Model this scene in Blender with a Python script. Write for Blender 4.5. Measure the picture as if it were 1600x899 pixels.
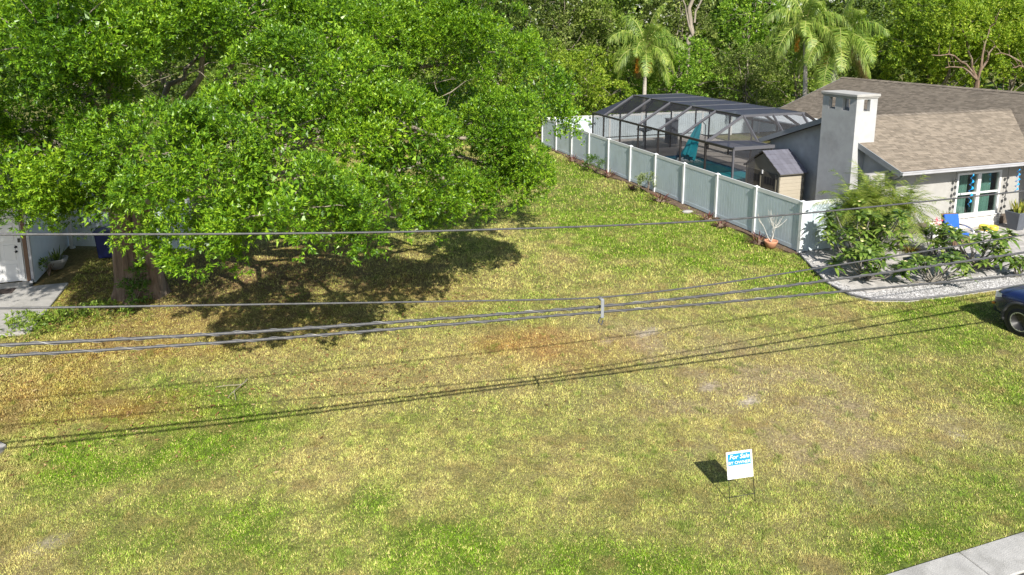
import bpy, math, random
import numpy as np
from mathutils import Vector, Matrix

for o in list(bpy.data.objects):
    bpy.data.objects.remove(o)
sc = bpy.context.scene
COL = sc.collection
R = math.radians

# ---------------------------------------------------------------- camera
cam_d = bpy.data.cameras.new('camera')
cam = bpy.data.objects.new('camera', cam_d)
COL.objects.link(cam)
cam.location = (0, 0, 7.55)
cam.rotation_euler = (R(90 - 10.42), 0, 0)
cam_d.sensor_width = 36
cam_d.lens = 1110 / 1600 * 36
cam_d.shift_y = -(449.5 - 249.1) / 1600
cam_d.clip_end = 3000
sc.camera = cam

# ---------------------------------------------------------------- sky and sun
SUN_EL, SUN_AZ = 39.0, -11.5          # SUN_AZ: the way shadows fall, from +Y
wd = bpy.data.worlds.new('World')
sc.world = wd
wd.use_nodes = True
nt = wd.node_tree
nt.nodes.clear()
sky = nt.nodes.new('ShaderNodeTexSky')
sky.sky_type = 'NISHITA'
sky.sun_disc = False
sky.sun_elevation = R(SUN_EL)
sky.sun_rotation = R(180 + SUN_AZ)
bg = nt.nodes.new('ShaderNodeBackground')
bg.inputs[1].default_value = 0.092
wo = nt.nodes.new('ShaderNodeOutputWorld')
nt.links.new(sky.outputs[0], bg.inputs[0])
nt.links.new(bg.outputs[0], wo.inputs[0])
sun_d = bpy.data.lights.new('sun', 'SUN')
sun_d.energy = 5.0
sun_d.angle = R(0.53)
sun_d.color = (1.0, 0.95, 0.86)
sun = bpy.data.objects.new('sun', sun_d)
COL.objects.link(sun)
ld = Vector((math.sin(R(SUN_AZ)) * math.cos(R(SUN_EL)), math.cos(R(SUN_AZ)) * math.cos(R(SUN_EL)), -math.sin(R(SUN_EL))))
sun.rotation_euler = ld.to_track_quat('-Z', 'Y').to_euler()
sun.location = (8, -20, 30)
sc.view_settings.view_transform = 'Standard'
sc.view_settings.look = 'None'
sc.view_settings.gamma = 1
sc.view_settings.exposure = 0.97
sc.view_settings.use_curve_mapping = False
sc.render.engine = 'CYCLES'
sc.cycles.max_bounces = 8
sc.cycles.transparent_max_bounces = 24

# ---------------------------------------------------------------- helpers
rng = np.random.default_rng(7)
random.seed(7)
AL = R(18.7)                                     # the lot is turned by this
C0 = np.array([9.84, 23.35, 0.0])                # front corner of the side fence
UU = np.array([math.cos(AL), math.sin(AL), 0.0])
VV = np.array([-math.sin(AL), math.cos(AL), 0.0])
def W(u, v, z=0.0):
    return C0 + u * UU + v * VV + np.array([0, 0, z])
def tolot(X, Y):
    dx, dy = X - C0[0], Y - C0[1]
    return dx * UU[0] + dy * UU[1], dx * VV[0] + dy * VV[1]
def lin(h):
    h = h.lstrip('#')
    c = [int(h[i:i + 2], 16) / 255 for i in (0, 2, 4)]
    return tuple((x / 12.92 if x <= .04045 else ((x + .055) / 1.055) ** 2.4) for x in c)

ROOT = {}
def tag(o, label=None, cat=None, group=None, kind=None):
    if label: o['label'] = label
    if cat: o['category'] = cat
    if group: o['group'] = group
    if kind: o['kind'] = kind
    return o
def thing(name, loc, label, cat, group=None):
    o = bpy.data.objects.new(name, None)
    o.empty_display_size = .2
    COL.objects.link(o)
    o.location = loc
    ROOT[o.name] = np.array(loc, float)
    return tag(o, label, cat, group)
def link(name, me, parent=None, off=None, mat=None, smooth=False):
    o = bpy.data.objects.new(name, me)
    COL.objects.link(o)
    if parent is not None:
        o.parent = parent
        ROOT[o.name] = ROOT[parent.name]
    else:
        o.location = off
        ROOT[o.name] = np.array(off, float)
    if mat is not None and len(me.materials) == 0: me.materials.append(mat)
    if smooth:
        me.polygons.foreach_set('use_smooth', np.ones(len(me.polygons), bool))
    return o
def np_mesh(name, V, nper, cols=None, faces=None):
    """mesh of n-gons laid out in order (nper verts each) or of an index array"""
    me = bpy.data.meshes.new(name)
    V = np.asarray(V, np.float32).reshape(-1, 3)
    if faces is None: idx = np.arange(len(V), dtype=np.int32).reshape(-1, nper)
    else: idx = np.asarray(faces, np.int32)
    nf = len(idx)
    me.vertices.add(len(V)); me.vertices.foreach_set('co', V.ravel())
    me.loops.add(nf * nper); me.loops.foreach_set('vertex_index', idx.ravel())
    me.polygons.add(nf)
    me.polygons.foreach_set('loop_start', np.arange(nf, dtype=np.int32) * nper)
    me.update(calc_edges=True)
    if cols is not None:
        a = me.color_attributes.new('col', 'FLOAT_COLOR', 'POINT')
        c = np.ones((len(V), 4), np.float32); c[:, :3] = cols
        a.data.foreach_set('color', c.ravel())
    return me
def np_obj(name, V, nper, mat, parent=None, cols=None, faces=None, smooth=False):
    V = np.asarray(V, float)
    if V.ndim == 3 and faces is None: nper = V.shape[1]
    V = V.reshape(-1, 3)
    off = ROOT[parent.name] if parent is not None else np.array([V[:, 0].mean(), V[:, 1].mean(), V[:, 2].min()])
    me = np_mesh(name, V - off, nper, cols, faces)
    return link(name, me, parent, off, mat, smooth)
class MB:
    def __init__(s): s.v = []; s.f = []
    def add(s, vs, fs):
        n = len(s.v); s.v += [tuple(map(float, p)) for p in vs]
        s.f += [tuple(i + n for i in f) for f in fs]; return s
    BF = [(0, 3, 2, 1), (4, 5, 6, 7), (0, 1, 5, 4), (1, 2, 6, 5), (2, 3, 7, 6), (3, 0, 4, 7)]
    def lbox(s, u0, u1, v0, v1, z0, z1):
        return s.add([W(u, v, z) for z in (z0, z1) for u, v in ((u0, v0), (u1, v0), (u1, v1), (u0, v1))], MB.BF)
    def box(s, c, size, M=None):
        M = M if M is not None else Matrix.Identity(3)
        ps = []
        for z in (-.5, .5):
            for x, y in ((-.5, -.5), (.5, -.5), (.5, .5), (-.5, .5)):
                p = M @ Vector((x * size[0], y * size[1], z * size[2]))
                ps.append((c[0] + p[0], c[1] + p[1], c[2] + p[2]))
        return s.add(ps, MB.BF)
    def bar(s, a, b, w, h=None, up=(0, 0, 1)):
        """rectangular bar from a to b"""
        a, b = Vector(a), Vector(b); d = b - a; L = d.length; d.normalize()
        x = d.cross(Vector(up))
        if x.length < 1e-4: x = d.cross(Vector((UU[0], UU[1], 0)))
        x.normalize(); y = x.cross(d)
        M = Matrix((x, d, y)).transposed()
        return s.box((a + b) / 2, (w, L, h or w), M)
    def tube(s, pts, rad, n=8, caps=True):
        pts = [Vector(p) for p in pts]
        if not hasattr(rad, '__len__'): rad = [rad] * len(pts)
        vs = []; fs = []
        prev = None
        for i, p in enumerate(pts):
            d = (pts[min(i + 1, len(pts) - 1)] - pts[max(i - 1, 0)]).normalized()
            x = d.cross(Vector((0, 0, 1))) if prev is None else prev - d * prev.dot(d)
            if x.length < 1e-4: x = d.cross(Vector((1, 0, 0)))
            x.normalize(); prev = x; y = d.cross(x)
            for k in range(n):
                a = 2 * math.pi * k / n
                vs.append(p + (x * math.cos(a) + y * math.sin(a)) * rad[i])
        for i in range(len(pts) - 1):
            for k in range(n):
                k2 = (k + 1) % n
                fs.append((i * n + k, i * n + k2, (i + 1) * n + k2, (i + 1) * n + k))
        if caps:
            fs.append(tuple(range(n))[::-1]); fs.append(tuple((len(pts) - 1) * n + k for k in range(n)))
        return s.add(vs, fs)
    def lathe(s, c, prof, n=24, M=None):
        M = M if M is not None else Matrix.Identity(3)
        vs = []; fs = []
        for r, z in prof:
            for k in range(n):
                a = 2 * math.pi * k / n
                p = M @ Vector((r * math.cos(a), r * math.sin(a), z))
                vs.append((c[0] + p[0], c[1] + p[1], c[2] + p[2]))
        m = len(prof)
        for i in range(m - 1):
            for k in range(n):
                k2 = (k + 1) % n
                fs.append((i * n + k, i * n + k2, (i + 1) * n + k2, (i + 1) * n + k))
        if prof[0][0] > 1e-5: fs.append(tuple(range(n))[::-1])
        if prof[-1][0] > 1e-5: fs.append(tuple((m - 1) * n + k for k in range(n)))
        return s.add(vs, fs)
    def prism(s, poly, ext):
        n = len(poly); e = np.array(ext)
        vs = [np.array(p) for p in poly] + [np.array(p) + e for p in poly]
        fs = [tuple(range(n))[::-1], tuple(range(n, 2 * n))]
        fs += [(i, (i + 1) % n, n + (i + 1) % n, n + i) for i in range(n)]
        return s.add(vs, fs)
    def build(s, name, mat, parent=None, smooth=False, bevel=0, kind=None, label=None, cat=None, group=None, seg=1):
        V = np.array(s.v)
        off = ROOT[parent.name] if parent is not None else np.array([V[:, 0].mean(), V[:, 1].mean(), V[:, 2].min()])
        me = bpy.data.meshes.new(name)
        me.from_pydata([tuple(p) for p in (V - off)], [], s.f)
        me.update()
        o = link(name, me, parent, off, mat, smooth)
        if bevel:
            b = o.modifiers.new('bevel', 'BEVEL'); b.width = bevel; b.segments = seg; b.limit_method = 'ANGLE'; b.angle_limit = R(40)
        return tag(o, label, cat, group, kind)

def vnoise(x, y, scale, seed):
    """smooth value noise 0..1"""
    g = np.random.default_rng(seed).random((256, 256))
    x = np.asarray(x) / scale + 1000; y = np.asarray(y) / scale + 1000
    xi = np.floor(x).astype(int); yi = np.floor(y).astype(int)
    fx = x - xi; fy = y - yi
    fx = fx * fx * (3 - 2 * fx); fy = fy * fy * (3 - 2 * fy)
    a = g[xi % 256, yi % 256]; b = g[(xi + 1) % 256, yi % 256]
    c = g[xi % 256, (yi + 1) % 256]; d = g[(xi + 1) % 256, (yi + 1) % 256]
    return (a * (1 - fx) + b * fx) * (1 - fy) + (c * (1 - fx) + d * fx) * fy
def fbm(x, y, scale, seed, o=3):
    t = 0; w = 0
    for i in range(o):
        t = t + vnoise(x, y, scale / 2 ** i, seed + i) * .55 ** i; w += .55 ** i
    return t / w

# ---------------------------------------------------------------- materials
def nmat(name):
    m = bpy.data.materials.new(name); m.use_nodes = True
    n = m.node_tree; return m, n, n.nodes['Principled BSDF'], n.nodes['Material Output']
def mat(name, col, rough=.6, var=.12, scale=6.0, bump=0.0, bscale=60.0, spec=.4, metal=0.0, dirt=None, dscale=1.2, stretch=(1, 1, 1), island=0.0):
    """principled with noise colour variation, optional dirt patches, bump and per-piece variation"""
    m, t, p, out = nmat(name)
    N, L = t.nodes, t.links
    geo = N.new('ShaderNodeNewGeometry')
    mp = N.new('ShaderNodeMapping'); mp.inputs['Scale'].default_value = stretch
    L.new(geo.outputs['Position'], mp.inputs[0])
    nz = N.new('ShaderNodeTexNoise'); nz.inputs['Scale'].default_value = scale; nz.inputs['Detail'].default_value = 6
    L.new(mp.outputs[0], nz.inputs['Vector'])
    rp = N.new('ShaderNodeMapRange'); rp.inputs[1].default_value = .25; rp.inputs[2].default_value = .75
    rp.inputs[3].default_value = 1 - var; rp.inputs[4].default_value = 1 + var
    L.new(nz.outputs[0], rp.inputs[0])
    mul = N.new('ShaderNodeVectorMath'); mul.operation = 'SCALE'
    mul.inputs[0].default_value = col[:3]
    fac = rp.outputs[0]
    if island:
        ri = N.new('ShaderNodeMapRange'); ri.inputs[3].default_value = 1 - island; ri.inputs[4].default_value = 1 + island
        L.new(geo.outputs['Random Per Island'], ri.inputs[0])
        mm = N.new('ShaderNodeMath'); mm.operation = 'MULTIPLY'
        L.new(fac, mm.inputs[0]); L.new(ri.outputs[0], mm.inputs[1]); fac = mm.outputs[0]
    L.new(fac, mul.inputs['Scale'])
    c = mul.outputs[0]
    if dirt is not None:
        n2 = N.new('ShaderNodeTexNoise'); n2.inputs['Scale'].default_value = dscale; n2.inputs['Detail'].default_value = 8; n2.inputs['Roughness'].default_value = .65
        L.new(mp.outputs[0], n2.inputs['Vector'])
        r2 = N.new('ShaderNodeMapRange'); r2.inputs[1].default_value = .48; r2.inputs[2].default_value = .72; r2.inputs[4].default_value = dirt[3] if len(dirt) > 3 else .5
        L.new(n2.outputs[0], r2.inputs[0])
        mx = N.new('ShaderNodeMix'); mx.data_type = 'RGBA'
        L.new(r2.outputs[0], mx.inputs[0]); L.new(c, mx.inputs[6]); mx.inputs[7].default_value = (*dirt[:3], 1)
        c = mx.outputs[2]
    L.new(c, p.inputs['Base Color'])
    p.inputs['Roughness'].default_value = rough
    p.inputs['Specular IOR Level'].default_value = spec
    p.inputs['Metallic'].default_value = metal
    if bump:
        n3 = N.new('ShaderNodeTexNoise'); n3.inputs['Scale'].default_value = bscale; n3.inputs['Detail'].default_value = 5
        L.new(mp.outputs[0], n3.inputs['Vector'])
        b = N.new('ShaderNodeBump'); b.inputs['Strength'].default_value = bump; b.inputs['Distance'].default_value = .02 if bump < 1 else .07
        L.new(n3.outputs[0], b.inputs['Height']); L.new(b.outputs[0], p.inputs['Normal'])
    return m
def leafmat(name, cols, trans=.35, rough=.45, spec=.35, nscale=.5, tint=(1.25, 1.35, .55), nspread=.5):
    """leaves: each leaf its own tone from the ramp, whole sprays shift together"""
    m, t, p, out = nmat(name)
    N, L = t.nodes, t.links
    geo = N.new('ShaderNodeNewGeometry')
    nz = N.new('ShaderNodeTexNoise'); nz.inputs['Scale'].default_value = nscale; nz.inputs['Detail'].default_value = 3
    L.new(geo.outputs['Position'], nz.inputs['Vector'])
    a = N.new('ShaderNodeMapRange'); a.inputs[1].default_value = .3; a.inputs[2].default_value = .7; a.inputs[3].default_value = -nspread / 2; a.inputs[4].default_value = nspread / 2
    L.new(nz.outputs[0], a.inputs[0])
    ad = N.new('ShaderNodeMath'); ad.operation = 'ADD'; ad.use_clamp = True
    L.new(a.outputs[0], ad.inputs[0]); L.new(geo.outputs['Random Per Island'], ad.inputs[1])
    rp = N.new('ShaderNodeValToRGB')
    e = rp.color_ramp.elements
    while len(e) < len(cols): e.new(.5)
    for i, c in enumerate(cols):
        e[i].position = i / (len(cols) - 1); e[i].color = (*c, 1)
    L.new(ad.outputs[0], rp.inputs[0])
    L.new(rp.outputs[0], p.inputs['Base Color'])
    p.inputs['Roughness'].default_value = rough
    p.inputs['Specular IOR Level'].default_value = spec
    tr = N.new('ShaderNodeBsdfTranslucent')
    tm = N.new('ShaderNodeVectorMath'); tm.operation = 'MULTIPLY'; tm.inputs[1].default_value = tint
    L.new(rp.outputs[0], tm.inputs[0]); L.new(tm.outputs[0], tr.inputs[0])
    ms = N.new('ShaderNodeMixShader'); ms.inputs[0].default_value = trans
    L.new(p.outputs[0], ms.inputs[1]); L.new(tr.outputs[0], ms.inputs[2])
    L.new(ms.outputs[0], out.inputs[0])
    return m
def screenmat(name, col, op):
    m, t, p, out = nmat(name)
    N, L = t.nodes, t.links
    p.inputs['Base Color'].default_value = (*col, 1); p.inputs['Roughness'].default_value = .7
    geo = N.new('ShaderNodeNewGeometry')
    nz = N.new('ShaderNodeTexNoise'); nz.inputs['Scale'].default_value = 2.0
    L.new(geo.outputs['Position'], nz.inputs['Vector'])
    mr = N.new('ShaderNodeMapRange'); mr.inputs[3].default_value = op - .05; mr.inputs[4].default_value = op + .05
    L.new(nz.outputs[0], mr.inputs[0])
    tr = N.new('ShaderNodeBsdfTransparent')
    ms = N.new('ShaderNodeMixShader')
    L.new(mr.outputs[0], ms.inputs[0]); L.new(tr.outputs[0], ms.inputs[1]); L.new(p.outputs[0], ms.inputs[2])
    L.new(ms.outputs[0], out.inputs[0])
    return m
def colmat(name, rough=.8, trans=0.0, var=.25, nscale=30.0, bump=.0):
    """colour from the mesh's own 'col' attribute, broken up by noise"""
    m, t, p, out = nmat(name)
    N, L = t.nodes, t.links
    at = N.new('ShaderNodeAttribute'); at.attribute_name = 'col'
    geo = N.new('ShaderNodeNewGeometry')
    nz = N.new('ShaderNodeTexNoise'); nz.inputs['Scale'].default_value = nscale; nz.inputs['Detail'].default_value = 6; nz.inputs['Roughness'].default_value = .7
    L.new(geo.outputs['Position'], nz.inputs['Vector'])
    mr = N.new('ShaderNodeMapRange'); mr.inputs[1].default_value = .25; mr.inputs[2].default_value = .75; mr.inputs[3].default_value = 1 - var; mr.inputs[4].default_value = 1 + var
    L.new(nz.outputs[0], mr.inputs[0])
    sc_ = N.new('ShaderNodeVectorMath'); sc_.operation = 'SCALE'
    L.new(at.outputs['Color'], sc_.inputs[0]); L.new(mr.outputs[0], sc_.inputs['Scale'])
    L.new(sc_.outputs[0], p.inputs['Base Color'])
    p.inputs['Roughness'].default_value = rough; p.inputs['Specular IOR Level'].default_value = .06
    if bump:
        b = N.new('ShaderNodeBump'); b.inputs['Strength'].default_value = bump; b.inputs['Distance'].default_value = .03
        L.new(nz.outputs[0], b.inputs['Height']); L.new(b.outputs[0], p.inputs['Normal'])
    if trans:
        tr = N.new('ShaderNodeBsdfTranslucent'); L.new(sc_.outputs[0], tr.inputs[0])
        ms = N.new('ShaderNodeMixShader'); ms.inputs[0].default_value = trans
        L.new(p.outputs[0], ms.inputs[1]); L.new(tr.outputs[0], ms.inputs[2]); L.new(ms.outputs[0], out.inputs[0])
    return m

M = {}
M['vinyl'] = mat('white_vinyl', (.46, .53, .57), .4, .03, 3, dirt=(.34, .39, .39, .55), dscale=1.3)
M['vinyl_post'] = mat('white_vinyl_post', (.60, .61, .61), .35, .03, 3, dirt=(.48, .49, .47, .4), dscale=1.5)
M['stucco'] = mat('grey_stucco', (.36, .365, .365), .9, .08, 4, .6, 90, dirt=(.22, .22, .215, .6), dscale=.8)
M['stucco_light'] = mat('pale_stucco', (.305, .298, .282), .9, .08, 4, .6, 90, dirt=(.30, .29, .27, .4), dscale=.8)
M['shingle'] = mat('asphalt_shingle', (.160, .135, .107), .92, .06, 1.2, .5, 220, spec=.2, island=.24)
M['felt'] = mat('roof_deck', (.10, .08, .065), .95, .1, 5)
M['fascia'] = mat('grey_fascia', (.20, .21, .22), .5, .06, 5)
M['gutter'] = mat('white_gutter', (.33, .33, .345), .4, .05, 5, dirt=(.22, .22, .22, .5), dscale=2)
M['trim'] = mat('white_trim', (.56, .56, .56), .4, .03, 5)
M['glass'] = mat('window_glass', (.018, .028, .03), .04, .1, 3, spec=.8)
M['curtain'] = mat('green_curtain', (.16, .27, .235), .8, .3, 30, stretch=(3, 3, .1))
M['stone'] = mat('ledger_stone', (.55, .53, .50), .8, .2, 20, .5, 60, island=.35)
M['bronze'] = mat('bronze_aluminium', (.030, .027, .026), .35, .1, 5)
M['bronze_lit'] = mat('sunlit_bronze_aluminium', (.085, .085, .095), .4, .06, 5)  # paler copy of the bronze, sunlight put into its colour
M['screen'] = screenmat('insect_screen', (.026, .026, .030), .42)
M['screen_roof'] = screenmat('roof_screen', (.024, .028, .044), .86)
M['concrete'] = mat('concrete', (.29, .28, .265), .9, .14, 3, .5, 90, dirt=(.15, .145, .13, .6), dscale=1.3)
M['curb'] = mat('curb_concrete', (.32, .312, .295), .9, .16, 4, .6, 80, dirt=(.14, .135, .12, .75), dscale=1.7)
M['asphalt'] = mat('asphalt', (.055, .055, .056), .9, .2, 20, .6, 300)
M['paver'] = mat('grey_paver', (.33, .315, .30), .9, .12, 3, .4, 90, island=.16)
M['bark'] = mat('oak_bark', (.13, .088, .06), .95, .6, 9, 1.0, 16, stretch=(1, 1, .14), dirt=(.30, .25, .20, .8), dscale=2.2)
M['bark_pale'] = mat('pale_bark', (.22, .19, .15), .95, .4, 6, .8, 25, stretch=(1, 1, .3), dirt=(.08, .065, .05, .7), dscale=2)
M['palm_bark'] = mat('palm_bark', (.33, .30, .26), .95, .25, 4, .8, 30, stretch=(.3, .3, 2.5))
M['black'] = mat('black_metal', (.02, .02, .02), .5, .1, 10)
M['tyre'] = mat('tyre_rubber', (.016, .016, .017), .8, .15, 20)
M['paint'] = mat('blue_paint', (.004, .010, .052), .2, .05, 2, spec=.7)
M['cladding'] = mat('grey_cladding', (.035, .036, .038), .65, .1, 10)
M['alloy'] = mat('alloy_rim', (.50, .50, .50), .3, .05, 10, metal=.7)
M['cushion'] = mat('blue_cushion', (.012, .085, .42), .8, .10, 8, .2, 80)
M['wicker'] = mat('brown_wicker', (.14, .085, .055), .8, .25, 40, .5, 120)
M['teal'] = mat('teal_canvas', (.02, .52, .60), .7, .12, 5)
M['terracotta'] = mat('terracotta', (.42, .20, .12), .85, .15, 8, .3, 60)
M['mulch'] = mat('mulch', (.13, .085, .055), .95, .45, 12, 1.0, 50, dirt=(.25, .19, .13, .6), dscale=6)
M['greyplanter'] = mat('slate_planter', (.085, .095, .115), .6, .1, 6)
M['resin'] = mat('tan_resin', (.32, .285, .225), .6, .05, 4)
M['resin_dark'] = mat('taupe_resin', (.17, .155, .115), .6, .06, 4)
M['resin_roof'] = mat('slate_resin_roof', (.11, .11, .135), .5, .10, 3, island=.12)
M['resin_door'] = mat('dark_resin_door', (.075, .068, .052), .6, .08, 6)
M['cable'] = mat('weathered_cable', (.055, .055, .056), .5, .35, 14, .2, 80)
M['cable_dark'] = mat('dark_cable', (.06, .06, .062), .5, .25, 14)
M['litter'] = leafmat('fallen_leaves', [(.10, .055, .025), (.22, .12, .05), (.32, .20, .085), (.36, .28, .14)], .15, .8, .1, 1.0, (1, 1, 1))
# ================================================================ THE SETTING
GREEN = [(4.0, 29.0, 3.5, 8.1), (5.8, 23.7, 3.3, 3.3), (3.4, 37.1, 2.4, 7), (11.0, 16.9, 2.4, 2.6), (10.7, 14.5, 1.3, 1.8), (7.8, 10.6, 1.4, 1.4), (5.9, 9.4, 1.6, .7),
         (-6.2, 12.7, 1.9, 1.3), (-5.3, 9.5, 2.2, .9), (-1.1, 9.2, 1.1, .6), (-7.7, 11.6, 1.4, 1.1), (2.4, 8.9, 2.4, .5), (-2.5, 10.2, .7, .8), (-11.8, 17.7, 1.3, .9), (8.7, 20.0, 2.2, 1.6), (12, 19, 2.5, 1.5)]
DRY = [(4.8, 14.2, 3.2, 2.6), (6.0, 12.3, 3.1, 1.7), (3.1, 16.1, 2.3, 1.8), (-.6, 15.4, 3.0, 1.8), (0.0, 11.4, 2.0, 1.6), (8.1, 12.7, 1.7, 1.2), (-1.9, 20.5, 2.3, 2.0), (-3.2, 11.4, 1.5, 1.2)]
SAND = [(3.5, 16.9, .35, .3), (3.3, 16.3, .2, .25), (4.6, 13.4, .2, .12), (4.95, 13.5, .16, .1), (6.1, 12.8, .18, .1), (6.35, 12.9, .1, .08), (4.2, 14.1, .25, .15), (7.5, 12.7, .2, .1), (4.3, 14.7, .12, .1), (-6.8, 9.4, .16, .10), (-8.1, 10.4, .16, .12), (4.9, 12.5, .16, .08), (2.5, 16.3, .25, .16), (5.4, 13.1, .2, .1), (7.0, 13.3, .2, .08), (8.4, 12.2, .18, .08)]
LITTER = [(-10.2, 14.2, 1.7, 1.7), (-9.3, 16.1, 3.1, 1.1), (-7.6, 17.7, 4.2, 2.2), (.8, 16.1, 1.9, 1.2), (-3.8, 20.0, 2.8, 2.0), (-8.4, 13.2, 1.9, .7), (-9.5, 20.0, 4.7, 2.6), (-7.2, 21.7, 5.1, 2.8)]
def blobs(X, Y, L, n):
    t = np.zeros_like(X)
    for cx, cy, rx, ry in L:
        d = np.sqrt(((X - cx) / rx) ** 2 + ((Y - cy) / ry) ** 2)
        t = np.maximum(t, np.clip(1.25 - d + (n - .5) * 1.5, 0, 1))
    return t
def lawn(X, Y):
    """what grows where: colour of the sward, colour of the soil, cover"""
    n1 = fbm(X, Y, 3.0, 11, 4); n2 = fbm(X, Y, .7, 31, 3); n3 = fbm(X, Y, 9.0, 51, 2); n4 = fbm(X, Y, .28, 71, 2)
    nm = .6 * n1 + .4 * n2
    g = np.clip(.40 + (n1 - .5) * 1.3 + (n3 - .5) * .6, 0, 1)
    g = np.clip(g + .55 * blobs(X, Y, GREEN, nm) - .42 * blobs(X, Y, DRY, nm), .08, .88)
    g = np.clip(g + (n2 - .5) * .8 + (n4 - .5) * .4, 0, 1)
    s = np.clip(blobs(X, Y, SAND, .3 * n2 + .7 * n4) * 1.6 * np.clip((n4 - .25) * 3, 0, 1), 0, 1)
    thin = np.clip(blobs(X, Y, DRY[:3], nm) * 1.1 * np.clip((n2 - .42) * 4.5, 0, 1), 0, 1)
    o = np.clip(blobs(X, Y, LITTER, nm) * (.25 + n2), 0, 1)
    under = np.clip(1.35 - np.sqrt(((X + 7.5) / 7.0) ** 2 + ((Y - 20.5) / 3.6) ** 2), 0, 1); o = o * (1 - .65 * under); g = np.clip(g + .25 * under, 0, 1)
    cg = np.array([.20, .33, .026]); cy = np.array([.475, .445, .150]); cb = np.array([.43, .345, .215])
    t = g[..., None]
    c = np.where(t > .5, cy * .45 + cg * .55 + (t - .5) * 2 * (cg - (cy * .45 + cg * .55)), cy + t * 2 * ((cy * .45 + cg * .55) - cy))
    c = c * (1 - .6 * thin[..., None]) + cb * .6 * thin[..., None]
    c = c * (1 - .75 * o[..., None]) + np.array([.44, .24, .085]) * .75 * o[..., None]
    soil = np.array([.19, .155, .075]) * (1 - t) + np.array([.07, .105, .016]) * t
    soil = soil * (1 - s[..., None]) + np.array([.36, .315, .25]) * s[..., None]
    soil = soil * (1 - .6 * thin[..., None]) + np.array([.26, .20, .13]) * .6 * thin[..., None]
    soil = soil * (1 - .75 * o[..., None]) + np.array([.22, .11, .04]) * .75 * o[..., None]
    # bare earth under the oak
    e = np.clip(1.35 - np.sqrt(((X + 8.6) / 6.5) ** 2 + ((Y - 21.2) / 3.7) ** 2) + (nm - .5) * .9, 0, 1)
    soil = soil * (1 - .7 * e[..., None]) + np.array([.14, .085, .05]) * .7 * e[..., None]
    cover = np.clip(1 - .66 * s - .22 * thin - .6 * e - .5 * np.clip((n4 - .62) * 6, 0, 1), .03, 1)
    return c, soil, cover
# one sheet to the horizon, fine near the camera
xs = np.concatenate([[-900, -400, -160, -80, -45], np.arange(-30, 32.01, .32), [45, 80, 160, 400, 900]])
ys = np.concatenate([[-400, -100, -30, -6], np.arange(2, 50.01, .32), [60, 80, 130, 300, 800, 1500]])
GX, GY = np.meshgrid(xs, ys)
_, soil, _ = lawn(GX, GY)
z = (fbm(GX, GY, 2.5, 91, 2) - .5) * .05
un, vn = tolot(GX, GY)
z = np.where((un > -1.8) & (vn > -5.3), -.03, z) * ((vn > -11.8) & (np.abs(GX) < 31) & (GY < 50))
z = np.where((np.abs(un + 24.5) < 3.5) & (vn > -6), -.03, z) - .02
nx, ny = len(xs), len(ys)
ii = np.arange(nx * ny).reshape(ny, nx)
F = np.stack([ii[:-1, :-1], ii[:-1, 1:], ii[1:, 1:], ii[1:, :-1]], -1).reshape(-1, 4)
gv = np.stack([GX, GY, z], -1).reshape(-1, 3)
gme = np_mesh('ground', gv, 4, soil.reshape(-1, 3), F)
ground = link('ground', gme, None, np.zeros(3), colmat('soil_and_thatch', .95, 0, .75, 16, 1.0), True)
tag(ground, 'patchy lawn ground of dry thatch, soil and pale sand', 'ground', kind='structure')
def gz(X, Y):
    un, vn = tolot(X, Y)
    z = (fbm(X, Y, 2.5, 91, 2) - .5) * .05 * (vn > -11.8)
    return z - .02

BED = [(-.12, -.12), (-.75, -1.5), (-1.32, -2.8), (-1.36, -3.7), (-1.05, -4.22), (-.11, -4.56), (1.5, -4.68), (3.15, -4.71), (8, -4.9), (16, -5.0), (16, .6), (-.12, .6)]
def inside(u, v, poly):
    r = np.zeros(np.shape(u), bool)
    for i in range(len(poly)):
        (a, b), (c, d) = poly[i - 1], poly[i]
        k = ((b > v) != (d > v)) & (u < (c - a) * (v - b) / ((d - b) + 1e-12) + a)
        r ^= k
    return r
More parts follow.
